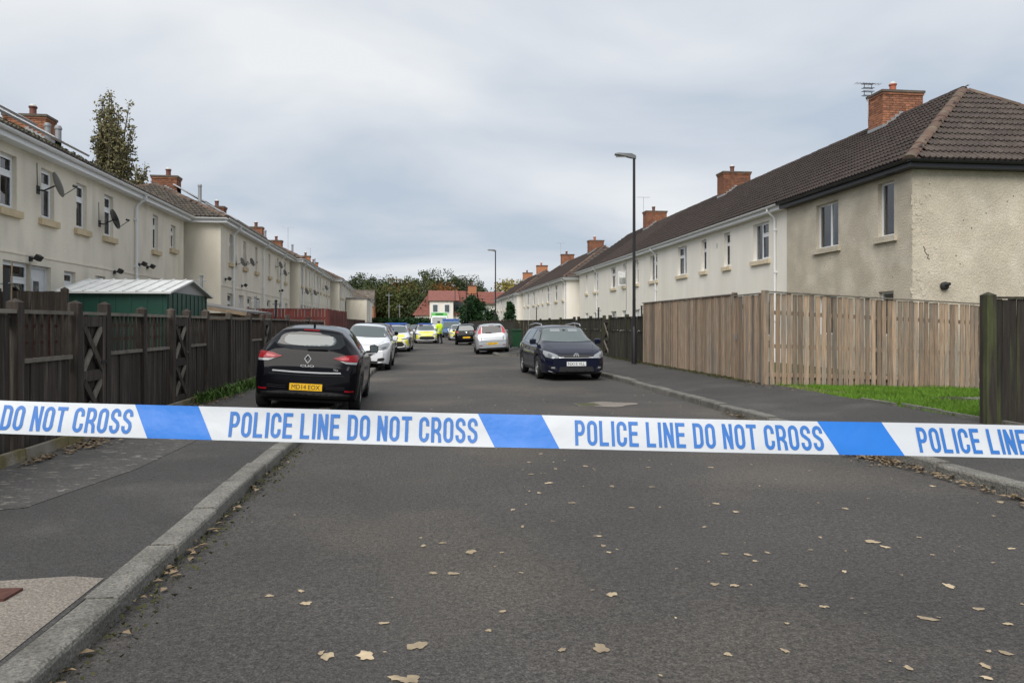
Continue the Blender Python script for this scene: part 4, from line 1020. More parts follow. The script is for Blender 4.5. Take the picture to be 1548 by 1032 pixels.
# ================================================================== VEHICLES
# local frame: +y forward, +x right, origin on the ground at the car's centre
def sm(t): t = max(0, min(1, t)); return t*t*(3-2*t)
def car_body(sp):
    Lh = sp['L']/2; ys = list(np.arange(-Lh, Lh+1e-6, .035)); ys += [-Lh+.008,-Lh+.018,Lh-.008,Lh-.018]; ys = np.array(sorted(set(np.round(ys,4))))
    def curve(key, smooth=3):
        p = np.array(sp[key]); fine = np.linspace(-Lh-.2, Lh+.2, 600); v = np.interp(fine, p[:,0], p[:,1]); k = np.ones(smooth*6+1)/(smooth*6+1)
        vp = np.pad(v, (smooth*3,)*2, mode='edge'); v = np.convolve(vp, k, 'valid'); return np.interp(ys, fine, v)
    top = curve('top', 2); belt = curve('belt', 4); wid = curve('wid', 3)
    bot0 = np.interp(ys, [-Lh,-Lh+.25,Lh-.3,Lh], [.30,.20,.19,.24]); wr = sp['wr']+.045
    mesh = MB(); NS = None
    for i, y in enumerate(ys):
        T, w = top[i], wid[i]; B = min(belt[i], T-.03); b = bot0[i]
        for wy in sp['wheels']:
            d = abs(y-wy)
            if d < wr: b = max(b, sp['wr']*.98+math.sqrt(wr*wr-d*d)-.0)
        b = min(b, B-.1); h = T-B; q = sm(h/.40); wt = w*.90*(1-q)+sp['roofw']*q; cr_ = .03+.06*q
        fl = 1.0
        pts = [(0,b),(w*.80,b),(w*.955,b+.015),(w*.985,b+(B-b)*.18),(w*1.0,b+(B-b)*.45),(w*1.0,b+(B-b)*.62),(w*.985,B-.07*min(1,(B-b))),(w*.965,B-.02),(w*.945,B)]
        z1 = T-cr_; x0 = w*.945
        for f in (.12,.35,.6,.82,.94): pts.append((x0+(wt-x0)*(f**1.25), B+(z1-B)*f))
        pts += [(wt,z1),(wt*.94,T-cr_*.62),(wt*.82,T-cr_*.34),(wt*.6,T-cr_*.14),(wt*.3,T-cr_*.03),(0,T)]
        ring = [(x,y,z) for x,z in pts]+[(-x,y,z) for x,z in pts[-2:0:-1]]
        NS = len(ring); mesh.v += ring
    n = len(ys)
    for i in range(n-1):
        for k in range(NS):
            k2 = (k+1)%NS; mesh.f.append((i*NS+k, (i+1)*NS+k, (i+1)*NS+k2, i*NS+k2))
    mesh.f += [tuple(range(NS)), tuple((n-1)*NS+k for k in range(NS))[::-1]]
    return mesh
def patch(bvh, root, name, poly, mat, view, off=.007, cuts=3, mirror=False, parent=None, smooth=True, thick=0):
    """outline in the car's own rear/front (x,z), side (y,z) or top (x,y) plane, laid on the body shell"""
    bm = bmesh.new(); vs_ = [bm.verts.new((p[0],p[1],0)) for p in poly]; bm.faces.new(vs_); bmesh.ops.triangulate(bm, faces=bm.faces)
    for _ in range(cuts): 
        bmesh.ops.subdivide_edges(bm, edges=[e_ for e_ in bm.edges if e_.calc_length() > .05], cuts=1); bmesh.ops.triangulate(bm, faces=bm.faces)
    dirs = {'rear':(Vector((0,1,0)),lambda a,b:Vector((a,-6,b))),'front':(Vector((0,-1,0)),lambda a,b:Vector((a,6,b))),'right':(Vector((-1,0,0)),lambda a,b:Vector((6,a,b))),'left':(Vector((1,0,0)),lambda a,b:Vector((-6,a,b))),'top':(Vector((0,0,-1)),lambda a,b:Vector((a,b,6)))}
    d, st = dirs[view]; lastp = None; miss = []
    for v in bm.verts:
        o = st(v.co.x, v.co.y); hit, nr, ix, ds = bvh.ray_cast(o, d)
        if hit is None: hit, nr, ix, ds = bvh.find_nearest(o+d*6)
        v.co = hit+nr*0-d*off if nr is None or nr.dot(d) > 0 else hit+(nr*.6-d*.4).normalized()*off
    me = bpy.data.meshes.new(name); bm.normal_update()
    if len(bm.faces) and sum(f.normal.dot(d)*f.calc_area() for f in bm.faces) > 0: bmesh.ops.reverse_faces(bm, faces=bm.faces)
    bm.to_mesh(me); bm.free(); me.materials.append(MATS[mat])
    if smooth: me.polygons.foreach_set('use_smooth',[True]*len(me.polygons))
    o = link(name, me, parent or root)
    if mirror:
        pl2 = [(-p[0],p[1]) for p in poly][::-1]
        if view in ('rear','front','top'): patch(bvh, root, name, pl2, mat, view, off, cuts, False, parent, smooth)
    return o
def rect(x0,x1,z0,z1): return [(x0,z0),(x1,z0),(x1,z1),(x0,z1)]
def band(pts, w): return [(x,z-w/2) for x,z in pts]+[(x,z+w/2) for x,z in pts[::-1]]
def letters(root, txt, c, sx, sz, view, mat, bold=.01, name='lettering', parent=None, y=None):
    v, f = text_mesh(txt, bold); m = MB(); sg = -1 if view == 'front' else 1
    m.v = [(c[0]+sg*(q[0]-.5)*sx, y, c[1]+(q[1]-.5)*sz) for q in v]; m.f = f
    return m.build(name, mat, parent or root)
def plate(root, bvh, txt, c, view, yellow, w=.52, h=.112):
    o = Vector((c[0],-6 if view == 'rear' else 6,c[1])); d = Vector((0,1 if view == 'rear' else -1,0))
    yv = []
    for dx in (-w/2,0,w/2):
        for dz in (-h/2,h/2):
            hit = bvh.ray_cast(o+Vector((dx,0,dz)), d)[0]
            if hit: yv.append(hit.y)
    y = min(yv)-.012 if view == 'rear' else max(yv)+.012; s = -1 if view == 'rear' else 1
    m = MB().box(c[0]-w/2,c[0]+w/2,min(y,y-s*.05),max(y,y-s*.05),c[1]-h/2,c[1]+h/2)
    p = m.build('number_plate', 'plate_yellow' if yellow else 'plate_white', root)
    if txt: letters(root, txt, c, w*.86, h*.66, view, 'ink', .0, 'lettering', p, y+s*.002)
def wheel(root, x, y, r, w=.19, spokes=5, rimmat='rim', lowd=False):
    s = 1 if x > 0 else -1
    M = Matrix.Translation((x,y,r)) @ Matrix.Rotation(R(90)*s,4,'Y')
    t = MB().lathe([(r*.62,-w/2),(r*.93,-w/2),(r*.995,-w*.36),(r,-w*.2),(r,w*.2),(r*.995,w*.36),(r*.93,w/2),(r*.66,w/2),(r*.62,w*.4)],28,M).build('wheel','tyre',root,True)
    m = MB().lathe([(r*.66,w*.46),(r*.62,w*.42),(r*.60,w*.1)],24,M)
    for k in range(spokes):
        a_ = 2*math.pi*k/spokes; Mk = M @ Matrix.Rotation(a_,4,'Z'); m.box(r*.08,r*.63,-r*.075,r*.075,w*.30,w*.40,Mk)
    m.lathe([(0,w*.42),(r*.14,w*.42),(r*.16,w*.3)],12,M); m.build('rim',rimmat,t,True)
    MB().lathe([(0,w*.08),(r*.62,w*.08)],20,M).build('brake_shadow_disc','tyre',t)
def mirror(root, x, y, z, mat):
    s = 1 if x > 0 else -1
    m = MB(); prof = [(-.10,.05),(-.085,.085),(.0,.10),(.075,.075),(.085,.0),(.06,-.065),(-.08,-.06)]
    st = [(.0,.75,.0),(.03,1,.0),(.09,1,.01),(.13,.7,.02)]
    b = 0
    for yy, k, _ in st: m.v += [(x+s*(.10+px*k), y+yy-.06, z+pz*k) for px,pz in prof]
    n = len(prof)
    for i in range(len(st)-1): m.f += [(i*n+k,i*n+(k+1)%n,(i+1)*n+(k+1)%n,(i+1)*n+k) for k in range(n)]
    m.f += [tuple(range(n)),tuple((len(st)-1)*n+k for k in range(n))]
    o = m.build('door_mirror', mat, root, True)
    MB().prism([(x+s*(.10+px*.85),y-.064,z+pz*.85) for px,pz in prof],(0,.003,0)).build('mirror_glass','glass_mid',o)
    MB().tube([(x-s*.06,y+.0,z-.05),(x+s*.05,y,z-.03)],.022,6).build('stalk','black_plastic',o)
PROF = {
 'clio': dict(L=4.06,wr=.31,wheels=(-1.37,1.22),roofw=.53,
   top=[(-2.03,.66),(-2.02,.80),(-1.98,.93),(-1.93,1.02),(-1.84,1.12),(-1.70,1.355),(-1.62,1.39),(-1.1,1.435),(-.4,1.448),(.2,1.42),(.5,1.35),(1.18,1.0),(1.45,.93),(1.8,.80),(1.96,.66),(2.03,.5)],
   belt=[(-2.03,.86),(-1.6,1.0),(-.5,.95),(1.0,.89),(1.6,.80),(2.03,.6)], wid=[(-2.03,.66),(-1.99,.76),(-1.85,.835),(-1.45,.868),(-.5,.858),(.6,.85),(1.3,.865),(1.7,.82),(1.92,.70),(2.03,.52)]),
 'corsa': dict(L=4.02,wr=.31,wheels=(-1.3,1.21),roofw=.56,
   top=[(-2.01,.62),(-1.98,.9),(-1.9,1.05),(-1.66,1.38),(-1.55,1.42),(-.9,1.475),(-.2,1.48),(.35,1.44),(.55,1.38),(1.22,1.03),(1.45,.97),(1.75,.87),(1.93,.78),(1.985,.70),(2.01,.62)],
   belt=[(-2.0,.86),(-1.5,.98),(-.5,.95),(1.0,.92),(1.6,.84),(2.0,.66)], wid=[(-2.01,.62),(-1.95,.76),(-1.7,.84),(-1.3,.865),(0,.85),(1.2,.868),(1.65,.83),(1.88,.74),(1.97,.65),(2.01,.58)]),
 'estate': dict(L=4.56,wr=.32,wheels=(-1.40,1.23),roofw=.60,
   top=[(-2.28,.62),(-2.26,.88),(-2.2,1.02),(-2.02,1.32),(-1.92,1.40),(-1.0,1.47),(-.2,1.48),(.3,1.45),(.55,1.38),(1.28,1.02),(1.5,.96),(1.9,.84),(2.12,.75),(2.23,.68),(2.28,.60)],
   belt=[(-2.28,.86),(-1.6,.98),(-.5,.94),(1.0,.90),(1.7,.83),(2.2,.66)], wid=[(-2.28,.66),(-2.22,.80),(-1.9,.87),(-1.3,.895),(0,.885),(1.2,.895),(1.75,.86),(2.05,.79),(2.2,.70),(2.28,.60)]),
 'punto': dict(L=4.03,wr=.30,wheels=(-1.28,1.23),roofw=.575,
   top=[(-2.01,.58),(-2.0,.78),(-1.94,.95),(-1.88,1.03),(-1.70,1.38),(-1.6,1.44),(-1.0,1.485),(-.2,1.49),(.4,1.44),(.6,1.38),(1.3,1.02),(1.6,.92),(1.9,.72),(2.01,.5)],
   belt=[(-2.0,.86),(-1.5,.98),(-.5,.95),(1.0,.90),(1.6,.80),(2.0,.6)], wid=[(-2.01,.64),(-1.95,.77),(-1.75,.83),(-1.3,.845),(0,.835),(1.2,.84),(1.65,.79),(1.88,.66),(2.01,.46)]),
}
PROF['saloon'] = PROF['estate']
def car(kind, name, label, paint, pos, heading, cat='car', near=True, roll=0, z=0, group=None, glass='glass_mid', feats=(), wheelrim='rim', scale=1.0, sideglass='glass_dark'):
    sp = PROF[kind]; r = empty(name, (*pos, z), heading, label, cat, group); r.rotation_euler = (0, roll, heading)
    bmsh = car_body(sp); me = bmsh.mesh('body', paint, False); me.polygons.foreach_set('use_smooth',[True]*len(me.polygons))
    try: me.set_sharp_from_angle(angle=R(40))
    except Exception: pass
    body = link('body', me, r); bvh = BVHTree.FromPolygons([Vector(v) for v in bmsh.v], bmsh.f)
    cuts = 5 if near else 3
    P = lambda nm, pl, mt, vw, **k: patch(bvh, r, nm, pl, mt, vw, cuts=cuts, **k)
    Lh = sp['L']/2; T = np.array(sp['top'])
    # side windows
    zr = lambda y: float(np.interp(y, T[:,0], T[:,1])); zb = lambda y: float(np.interp(y, np.array(sp['belt'])[:,0], np.array(sp['belt'])[:,1]))
    ytop = [p for p in sp['top'] if p[1] > 1.34]; yf = ytop[-1][0]; yr_ = ytop[0][0]; ws = [p for p in sp['top'] if p[0] > yf and p[1] < 1.06][0][0]
    for vw in ('left','right'):
        fr = [(.02,zb(0)+.035),(ws-.30,zb(ws)+.045),(yf-.02,zr(yf)-.125),(.02,zr(0)-.105)]
        if kind in ('estate','saloon'):
            re = [(-.06,zb(0)+.035),(-.06,zr(0)-.105),(-1.02,zr(-1)-.115),(-1.12,zb(-1)+.05)]; P('side_window', [(-1.2,zb(-1.2)+.06),(-1.1,zr(-1.1)-.12),(-1.78,zr(-1.78)-.13),(-1.95,zb(-1.9)+.13)], sideglass, vw)
        else:
            re = [(-.06,zb(0)+.035),(-.06,zr(0)-.105),(-.95,zr(-.9)-.12),(-1.22,zb(-1.1)+.14),(-1.0,zb(-1)+.045)]
        P('side_window', fr, sideglass, vw); P('side_window', re, sideglass, vw)
        if near:
            for yy in (.0,-1.0,ws-.2): P('door_seam', [(yy-.005,.36),(yy+.005,.36),(yy+.005,zb(yy)+.0),(yy-.005,zb(yy)+.0)], 'black_plastic', vw, off=.003)
            for yy in (-.16,-1.02+.2 if kind != 'corsa' else -.16): P('door_handle', rect(yy-.09,yy+.09,zb(yy)-.14,zb(yy)-.11), paint, vw, off=.025)
            P('sill_trim', [(sp['wheels'][0]+.42,.20),(sp['wheels'][1]-.42,.20),(sp['wheels'][1]-.42,.29),(sp['wheels'][0]+.42,.29)], 'black_plastic', vw, off=.004)
    # wheels and dark inner arches
    for wy in sp['wheels']:
        for s in (-1,1): wheel(r, s*(float(np.interp(wy,np.array(sp['wid'])[:,0],np.array(sp['wid'])[:,1]))-.105), wy, sp['wr'], rimmat=wheelrim)
    ub = MB().box(-.62,.62,-Lh+.25,Lh-.25,.16,.5).build('underbody','tyre',r)
    for s in (-1,1): mirror(r, s*.84, ws-.38, zb(ws-.4)+.10, paint if 'mirror_black' not in feats else 'car_black')
    return r, bvh, P, zr, zb, ws, yf
def windscreen(P, ws, yf, zr, glass, w0=.66, w1=.52, z0=1.03, z1=1.37, view='front'):
    P('windscreen', [(-w0,z0),(-w0*.5,z0-.02),(0,z0-.03),(w0*.5,z0-.02),(w0,z0),(w1,z1-.02),(w1*.5,z1),(-w1*.5,z1),(-w1,z1-.02)], glass, view)

# ---- black hatchback seen from behind, near wheels on the kerb
x_ = (-2.74-1.26)/2; 
r, bvh, P, zr, zb, ws, yf = car('clio','black_hatchback','black hatchback parked half on the pavement, yellow rear plate MD14 EOX','car_black',(-2.0,14.45),R(1.2),roll=R(3.6),z=.045)
P('rear_window',[(-.57,1.14),(-.50,1.07),(-.30,1.04),(0,1.03),(.30,1.04),(.50,1.07),(.57,1.14),(.50,1.30),(.3,1.325),(-.3,1.325),(-.50,1.30)],'glass_dark','rear')
P('rear_window_glass',[(-.42,1.17),(-.39,1.125),(-.30,1.10),(0,1.09),(.30,1.10),(.39,1.125),(.42,1.17),(.41,1.23),(.36,1.265),(0,1.275),(-.36,1.265),(-.41,1.23)],'glass_mid','rear',off=.012)
P('tail_light',[(.40,.915),(.56,.965),(.78,.985),(.80,.93),(.79,.868),(.60,.872),(.50,.885)],'lamp_red','rear',mirror=True,off=.014)
P('tail_light_core',[(.50,.915),(.60,.935),(.66,.935),(.66,.90),(.55,.895)],'lamp_pink','rear',mirror=True,off=.02)
P('tail_light_lower',[(.51,.880),(.60,.867),(.79,.863),(.78,.83),(.62,.835)],'lamp_clear','rear',mirror=True,off=.013)
P('chrome_strip',[(-.55,.672),(-.2,.66),(.2,.66),(.55,.672),(.54,.695),(.2,.684),(-.2,.684),(-.54,.695)],'trim','rear',off=.016)
P('lower_bumper',[(-.66,.24),(.66,.24),(.72,.33),(.40,.36),(-.40,.36),(-.72,.33)],'black_plastic','rear')
P('reflector',rect(.62,.76,.375,.40),'lamp_red','rear',mirror=True,off=.012)
P('tailgate_seam',band([(-.68,1.08),(-.66,.90),(-.60,.70)],.012),'black_plastic','rear',off=.004)
P('tailgate_seam',band([(-.60,.635),(0,.62),(.60,.635)],.010),'black_plastic','rear',off=.004)
for q in (.45,.42): P('bumper_groove',band([(-.62,q),(-.32,q-.01)],.006),'black_plastic','rear',off=.004,mirror=True)
plate(r,bvh,'MD14 EOX',(0,.43),'rear',True)
m = MB(); yb = bvh.ray_cast(Vector((0,-6,.885)),Vector((0,1,0)))[0].y-.012
for a_, b_ in (((0,.07),(.052,0)),((.052,0),(0,-.07)),((0,-.07),(-.052,0)),((-.052,0),(0,.07))): m.beam((a_[0],yb,.89+a_[1]),(b_[0],yb,.89+b_[1]),.012,.026,(0,1,0))
m.build('badge','trim',r); 
yb = bvh.ray_cast(Vector((0,-6,.775)),Vector((0,1,0)))[0].y-.010; letters(r,'CLIO',(0,.775),.22,.036,'rear','trim',.02,'model_lettering',None,yb)
yb = bvh.ray_cast(Vector((.46,-6,.73)),Vector((0,1,0)))[0].y-.010; letters(r,'TCe',(.46,.73),.075,.03,'rear','trim',.01,'trim_lettering',None,yb)
MB().beam((-.02,-1.93,1.055),(.30,-1.925,1.07),.02,.03).build('rear_wiper','black_plastic',r)

P('brake_light',rect(-.13,.13,1.345,1.36),'lamp_red','rear',off=.016)
MB().tube([(0,-1.35,1.42),(0,-1.42,1.50)],[.022,.006],6).build('aerial','black_plastic',r)

# ---- white hatchback facing
def face_corsa(r, bvh, P, ws, yf, zr):
    windscreen(P, ws, yf, zr, 'glass_mid', .68, .53, 1.06, 1.40)
    P('headlight',[(.33,.70),(.44,.79),(.62,.865),(.76,.90),(.80,.84),(.74,.72),(.60,.66),(.45,.655)],'lamp_clear','front',mirror=True,off=.012)
    P('headlight_lens',[(.55,.72),(.62,.76),(.70,.77),(.70,.71),(.60,.69)],'lamp_lens','front',mirror=True,off=.02)
    P('grille',[(-.38,.60),(.38,.60),(.30,.50),(.18,.42),(-.18,.42),(-.30,.50)],'black_plastic','front',off=.008)
    P('grille_bar',[(-.37,.56),(0,.535),(.37,.56),(.35,.53),(0,.505),(-.35,.53)],'trim','front',off=.02)
    P('fog_lamp',[(.44,.30),(.62,.30),(.68,.38),(.62,.42),(.46,.38)],'black_plastic','front',mirror=True,off=.01)
    P('lower_grille',rect(-.46,.46,.245,.30),'black_plastic','front',off=.01)
    plate(r,bvh,None,(0,.37),'front',False)
    P('bonnet_seam',band([(-.60,.93),(-.45,.83),(0,.80),(.45,.83),(.60,.93)],.008),'black_plastic','front',off=.004)
    MB().beam((-.5,ws-.12,1.045),(.1,ws-.10,1.04),.02,.03).build('wiper','black_plastic',r)
r, bvh, P, zr, zb, ws, yf = car('corsa','white_hatchback','white hatchback facing out, parked behind the black one','car_white',(-1.98,26.1),R(180),roll=R(-3.4),z=.045)
face_corsa(r,bvh,P,ws,yf,zr)

# ---- navy estate
r, bvh, P, zr, zb, ws, yf = car('estate','navy_estate','dark navy estate car with silver roof rails, front plate NX15 VLL','car_navy',(3.92,21.5),R(180+1.5),sideglass='glass_mid')
windscreen(P, ws, yf, zr, 'glass_light', .70, .56, 1.04, 1.40)
P('headlight',[(.44,.61),(.50,.685),(.66,.75),(.80,.80),(.82,.72),(.78,.63),(.62,.60)],'lamp_clear','front',mirror=True,off=.012)
P('headlight_lens',[(.62,.64),(.66,.70),(.72,.72),(.74,.66),(.68,.63)],'lamp_lens','front',mirror=True,off=.02)
P('grille',[(-.46,.625),(.46,.625),(.48,.69),(-.48,.69)],'black_plastic','front',off=.010)
P('grille_trim',band([(-.46,.618),(0,.612),(.46,.618)],.014),'trim','front',off=.018)
P('lower_grille',[(-.50,.22),(.50,.22),(.44,.38),(-.44,.38)],'black_plastic','front',off=.008)
P('fog_lamp',[(.52,.30),(.70,.33),(.74,.41),(.56,.38)],'black_plastic','front',mirror=True,off=.01)
P('fog_lens',rect(.58,.66,.335,.38),'lamp_clear','front',mirror=True,off=.018)
P('chrome_lip',band([(-.72,.27),(-.5,.20),(0,.185),(.5,.20),(.72,.27)],.022),'trim','front',off=.014)
plate(r,bvh,'NX15 VLL',(0,.455),'front',False)
hit = bvh.ray_cast(Vector((0,6,.655)),Vector((0,-1,0)))[0]; m = MB(); yb = hit.y+.015; n = 22
for k in range(n):
    a_, b_ = 2*math.pi*k/n, 2*math.pi*(k+1)/n; m.beam((.068*math.cos(a_),yb,.66+.068*math.sin(a_)),(.068*math.cos(b_),yb,.66+.068*math.sin(b_)),.012,.014,(0,1,0))
for a_, b_ in (((-.03,.055),(0,.008)),((.03,.055),(0,.008)),((-.055,.02),(-.028,-.052)),((.055,.02),(.028,-.052)),((-.028,-.052),(0,-.004)),((.028,-.052),(0,-.004))): m.beam((a_[0],yb,.66+a_[1]),(b_[0],yb,.66+b_[1]),.012,.014,(0,1,0))
m.build('badge','trim',r)
P('bonnet_seam',band([(-.64,.96),(-.52,.80),(-.40,.715),(.40,.715),(.52,.80),(.64,.96)],.008),'black_plastic','front',off=.004)
for s in (-1,1): MB().tube([(s*.565,.35,1.44),(s*.57,.22,1.505),(s*.585,-.6,1.53),(s*.57,-1.7,1.475),(s*.56,-1.85,1.42)],.018,6).build('roof_rail','alu',r)
MB().tube([(-.03,.66,1.32),(.03,.66,1.32)],.04,8).build('rear_view_mirror','black_plastic',r)
MB().beam((-.6,ws-.14,1.04),(.0,ws-.10,1.035),.02,.03).build('wiper','black_plastic',r)
P('sun_visor',[(-.40,1.29),(-.12,1.29),(-.12,1.36),(-.38,1.355)],'lamp_clear','front',off=.011); P('sun_visor',[(.40,1.29),(.12,1.29),(.12,1.36),(.38,1.355)],'lamp_clear','front',off=.011)

# ---- silver hatchback from behind
def rear_punto(r, bvh, P, txt, light='lamp_pink'):
    P('rear_window',[(-.50,1.02),(0,1.0),(.50,1.02),(.46,1.36),(-.46,1.36)],'glass_dark','rear')
    P('tail_light',[(.53,1.0),(.68,.99),(.64,1.15),(.54,1.34),(.50,1.34),(.51,1.1)],light,'rear',mirror=True,off=.012)
    P('reflector',rect(.50,.66,.40,.43),'lamp_red','rear',mirror=True,off=.012)
    P('bumper_line',band([(-.74,.66),(-.5,.60),(0,.59),(.5,.60),(.74,.66)],.010),'black_plastic','rear',off=.004)
    P('tailgate_seam',band([(.55,.98),(.56,.75),(.52,.61)],.010),'black_plastic','rear',off=.004,mirror=True)
    plate(r,bvh,txt,(0,.50),'rear',True)
    P('badge',[(.05*math.cos(t),.87+.05*math.sin(t)) for t in np.linspace(0,2*math.pi,12,endpoint=False)],'trim','rear',off=.012)
    MB().beam((-.02,-1.915,1.045),(-.32,-1.90,1.05),.02,.03).build('rear_wiper','black_plastic',r)
    P('brake_light',rect(-.13,.13,1.385,1.40),'lamp_red','rear',off=.012)
x_, y_ = at(747.5,36.6)
r, bvh, P, zr, zb, ws, yf = car('punto','silver_hatchback','silver hatchback with tall pinkish tail lights, parked half on the kerb','car_silver',(x_,y_+2.0),R(-2),roll=R(-3.2),z=.05)
rear_punto(r,bvh,P,'KU57 LOW')
# ---- black hatchback further on
x_, y_ = at(708,53)
r, bvh, P, zr, zb, ws, yf = car('punto','dark_hatchback','black hatchback with pale roof edge ahead of the silver one','car_black',(x_,y_+2.0),R(-3),near=False,roll=R(-2.5),z=.04)
P('rear_window',[(-.56,1.02),(0,1.0),(.56,1.02),(.48,1.36),(-.48,1.36)],'glass_mid','rear')
P('tail_light',[(.52,.84),(.78,.86),(.78,1.0),(.60,.98)],'lamp_red','rear',mirror=True,off=.012); plate(r,bvh,None,(0,.52),'rear',True)
P('badge',[(.05*math.cos(t),.88+.05*math.sin(t)) for t in np.linspace(0,2*math.pi,10,endpoint=False)],'trim','rear',off=.012)
# ---- police cars
def police(pos, heading, label, z=0):
    r, bvh, P, zr, zb, ws, yf = car('saloon','police_car',label,'car_white',pos,heading,cat='police car',near=False,group='marked police cars',z=z)
    windscreen(P, ws, yf, zr, 'glass_mid', .70, .56, 1.04, 1.40)
    P('bonnet_panel',[(-.62,.80),(-.3,.77),(.3,.77),(.62,.80),(.56,.94),(-.56,.94)],'police_yellow','front',off=.008)
    P('front_panel',[(-.84,.28),(.84,.28),(.86,.72),(.5,.735),(-.5,.735),(-.86,.72)],'police_yellow','front',off=.007)
    P('headlight',[(.40,.69),(.60,.735),(.84,.80),(.84,.73),(.66,.67),(.50,.66)],'lamp_lens','front',mirror=True,off=.014)
    P('headlight_lens',[(.58,.70),(.76,.75),(.78,.72),(.64,.68)],'lamp_clear','front',mirror=True,off=.02)
    P('grille',[(-.70,.27),(.70,.27),(.62,.40),(.48,.56),(-.48,.56),(-.62,.40)],'black_plastic','front',off=.014)
    P('front_lip',band([(-.62,.36),(-.5,.27),(0,.25),(.5,.27),(.62,.36)],.05),'car_white','front',off=.024)
    plate(r,bvh,None,(0,.455),'front',False)
    for vw in ('left','right'):
        for i in range(5):
            y0 = 1.95-i*.62; P('side_panel',rect(y0-.60,y0,.42,.80),'police_blue' if i % 2 == 0 else 'police_yellow',vw,off=.006)
    P('bonnet_lettering',rect(-.22,.22,.86,.90),'plate_yellow','front',off=.012)
    m = MB().box(-.60,.60,-.12,.16,1.49,1.58); b = m.build('light_bar','beacon_blue',r); MB().box(-.5,.5,-.1,.14,1.44,1.49).build('light_bar_mount','black_plastic',b)
    MB().box(.30,.58,-.13,-.121,1.50,1.57).build('light_bar_red_end','lamp_red',b); MB().box(.24,.50,.28,.5,1.452,1.47).build('roof_mark','lamp_pink',r)
    return r
x_, y_ = at(596.5,40); police((x_,y_+2.2),R(180-2),'police car with yellow bonnet close behind the white hatchback')
x_, y_ = at(643,57.5); police((x_,y_+2.2),R(180+3),'police car with yellow bonnet beside the officer')
# yellow marked car seen from behind, next to the dark hatchback
x_, y_ = at(694,68); r, bvh, P, zr, zb, ws, yf = car('estate','police_car','yellow marked car facing out beyond the dark hatchback','car_white',(x_,y_+2.2),R(180),cat='police car',near=False,group='marked police cars')
windscreen(P, ws, yf, zr, 'glass_mid', .70, .56, 1.04, 1.40); P('front_panel',[(-.84,.28),(.84,.28),(.86,.72),(.6,.95),(-.6,.95),(-.86,.72)],'police_yellow','front',off=.007); P('grille',[(-.6,.3),(.6,.3),(.48,.5),(-.48,.5)],'black_plastic','front',off=.014)
P('headlight',[(.44,.61),(.50,.685),(.66,.75),(.80,.80),(.82,.72),(.78,.63),(.62,.60)],'lamp_clear','front',mirror=True,off=.014)
# other parked cars further along
def plain(kind, px, D, paint, label, heading=180, name='parked_car', glass='glass_mid', z=0):
    x_, y_ = at(px, D); r, bvh, P, zr, zb, ws, yf = car(kind,name,label,paint,(x_,y_+2),R(heading),near=False,z=z)
    windscreen(P, ws, yf, zr, glass, .66, .54, 1.05, 1.39); P('headlight',[(.40,.65),(.46,.74),(.68,.82),(.72,.74),(.64,.66)],'lamp_clear','front',mirror=True,off=.012); P('grille',rect(-.36,.36,.40,.56),'black_plastic','front',off=.01)
    plate(r,bvh,None,(0,.37),'front',False)
plain('estate',566,33.2,'car_black','black car hidden behind the white hatchback',z=.06)
plain('estate',629,80,'car_grey','dark grey car glimpsed between the two police cars')
plain('estate',546,47,'car_grey','dark grey car by the brown fence',z=.1)
plain('corsa',600,72,'car_black','black car behind the nearer police car',z=.1)
plain('corsa',612,88,'car_grey','dark car at the far left kerb before the dark hedge',z=.1)
# blue van and green ambulance: box-bodied
def van(name, label, px, D, w, h, L, paint, top, glasscol, heading=180, bonnet=.9, topstripe=None):
    x_, y_ = at(px, D); r = empty(name,(x_,y_+L/2,0),R(heading),label,'van'); W2 = w/2
    prof = [(-L/2,.3),(-L/2,h-.1),(-L/2+.12,h),(L/2-bonnet-.65,h),(L/2-bonnet-.5,h-.08),(L/2-bonnet+.05,h*.56),(L/2-.15,h*.47),(L/2,h*.38),(L/2,.3)]
    m = MB(); n = len(prof)
    for xx, k in ((-W2,.0),(-W2+.10,1),(W2-.10,1),(W2,.0)):
        m.v += [(xx,y,z if k else z-(.10 if z > 1.2 else 0)) for y,z in prof]
    for i in range(3): m.f += [(i*n+k,i*n+k+1,(i+1)*n+k+1,(i+1)*n+k) for k in range(n-1)]
    m.f += [tuple(range(n))[::-1],tuple(3*n+k for k in range(n)),(0,n,2*n,3*n),(n-1,2*n-1,3*n-1,4*n-1)]
    m.build('body',paint,r)
    ya, za, yb_, zb_ = L/2-bonnet-.48, h-.14, L/2-bonnet+.03, h*.58
    MB().poly(((-W2+.16,ya+.02,za),(W2-.16,ya+.02,za),(W2-.12,yb_+.02,zb_),(-W2+.12,yb_+.02,zb_))).build('windscreen',glasscol,r)
    MB().box(-W2+.05,W2-.05,L/2-.02,L/2+.03,.32,.55).build('bumper','black_plastic',r); MB().box(-.35,.35,L/2+.0,L/2+.02,h*.28,h*.36).build('grille','black_plastic',r)
    for s in (-1,1):
        MB().box(s*(W2-.32)-.14,s*(W2-.32)+.14,L/2+.0,L/2+.025,h*.31,h*.38).build('headlight','lamp_clear',r)
        for yy in (-L/2+.9,L/2-.85): wheel(r,s*(W2-.12),yy,.34)
    MB().box(-.26,.26,L/2+.032,L/2+.045,.40,.51).build('number_plate','plate_white',r)
    if top: MB().box(-W2+.02,W2-.02,L/2-bonnet-1.35,L/2-bonnet-.55,h,h+.16).build('roof_beacon',top,r)
    return r
r = van('ambulance','white and bright green ambulance parked across the street end',664.5,92,2.1,2.55,5.4,'car_white',None,'glass_mid')
MB().box(-.98,.98,.9,1.16,2.56,2.95).build('roof_pod','van_green',r); MB().box(-.5,.5,1.161,1.17,2.68,2.84).build('roof_lettering','bin_green',r)
MB().box(-1.02,1.02,-2.6,.85,2.56,3.05).build('roof_box','car_white',r)
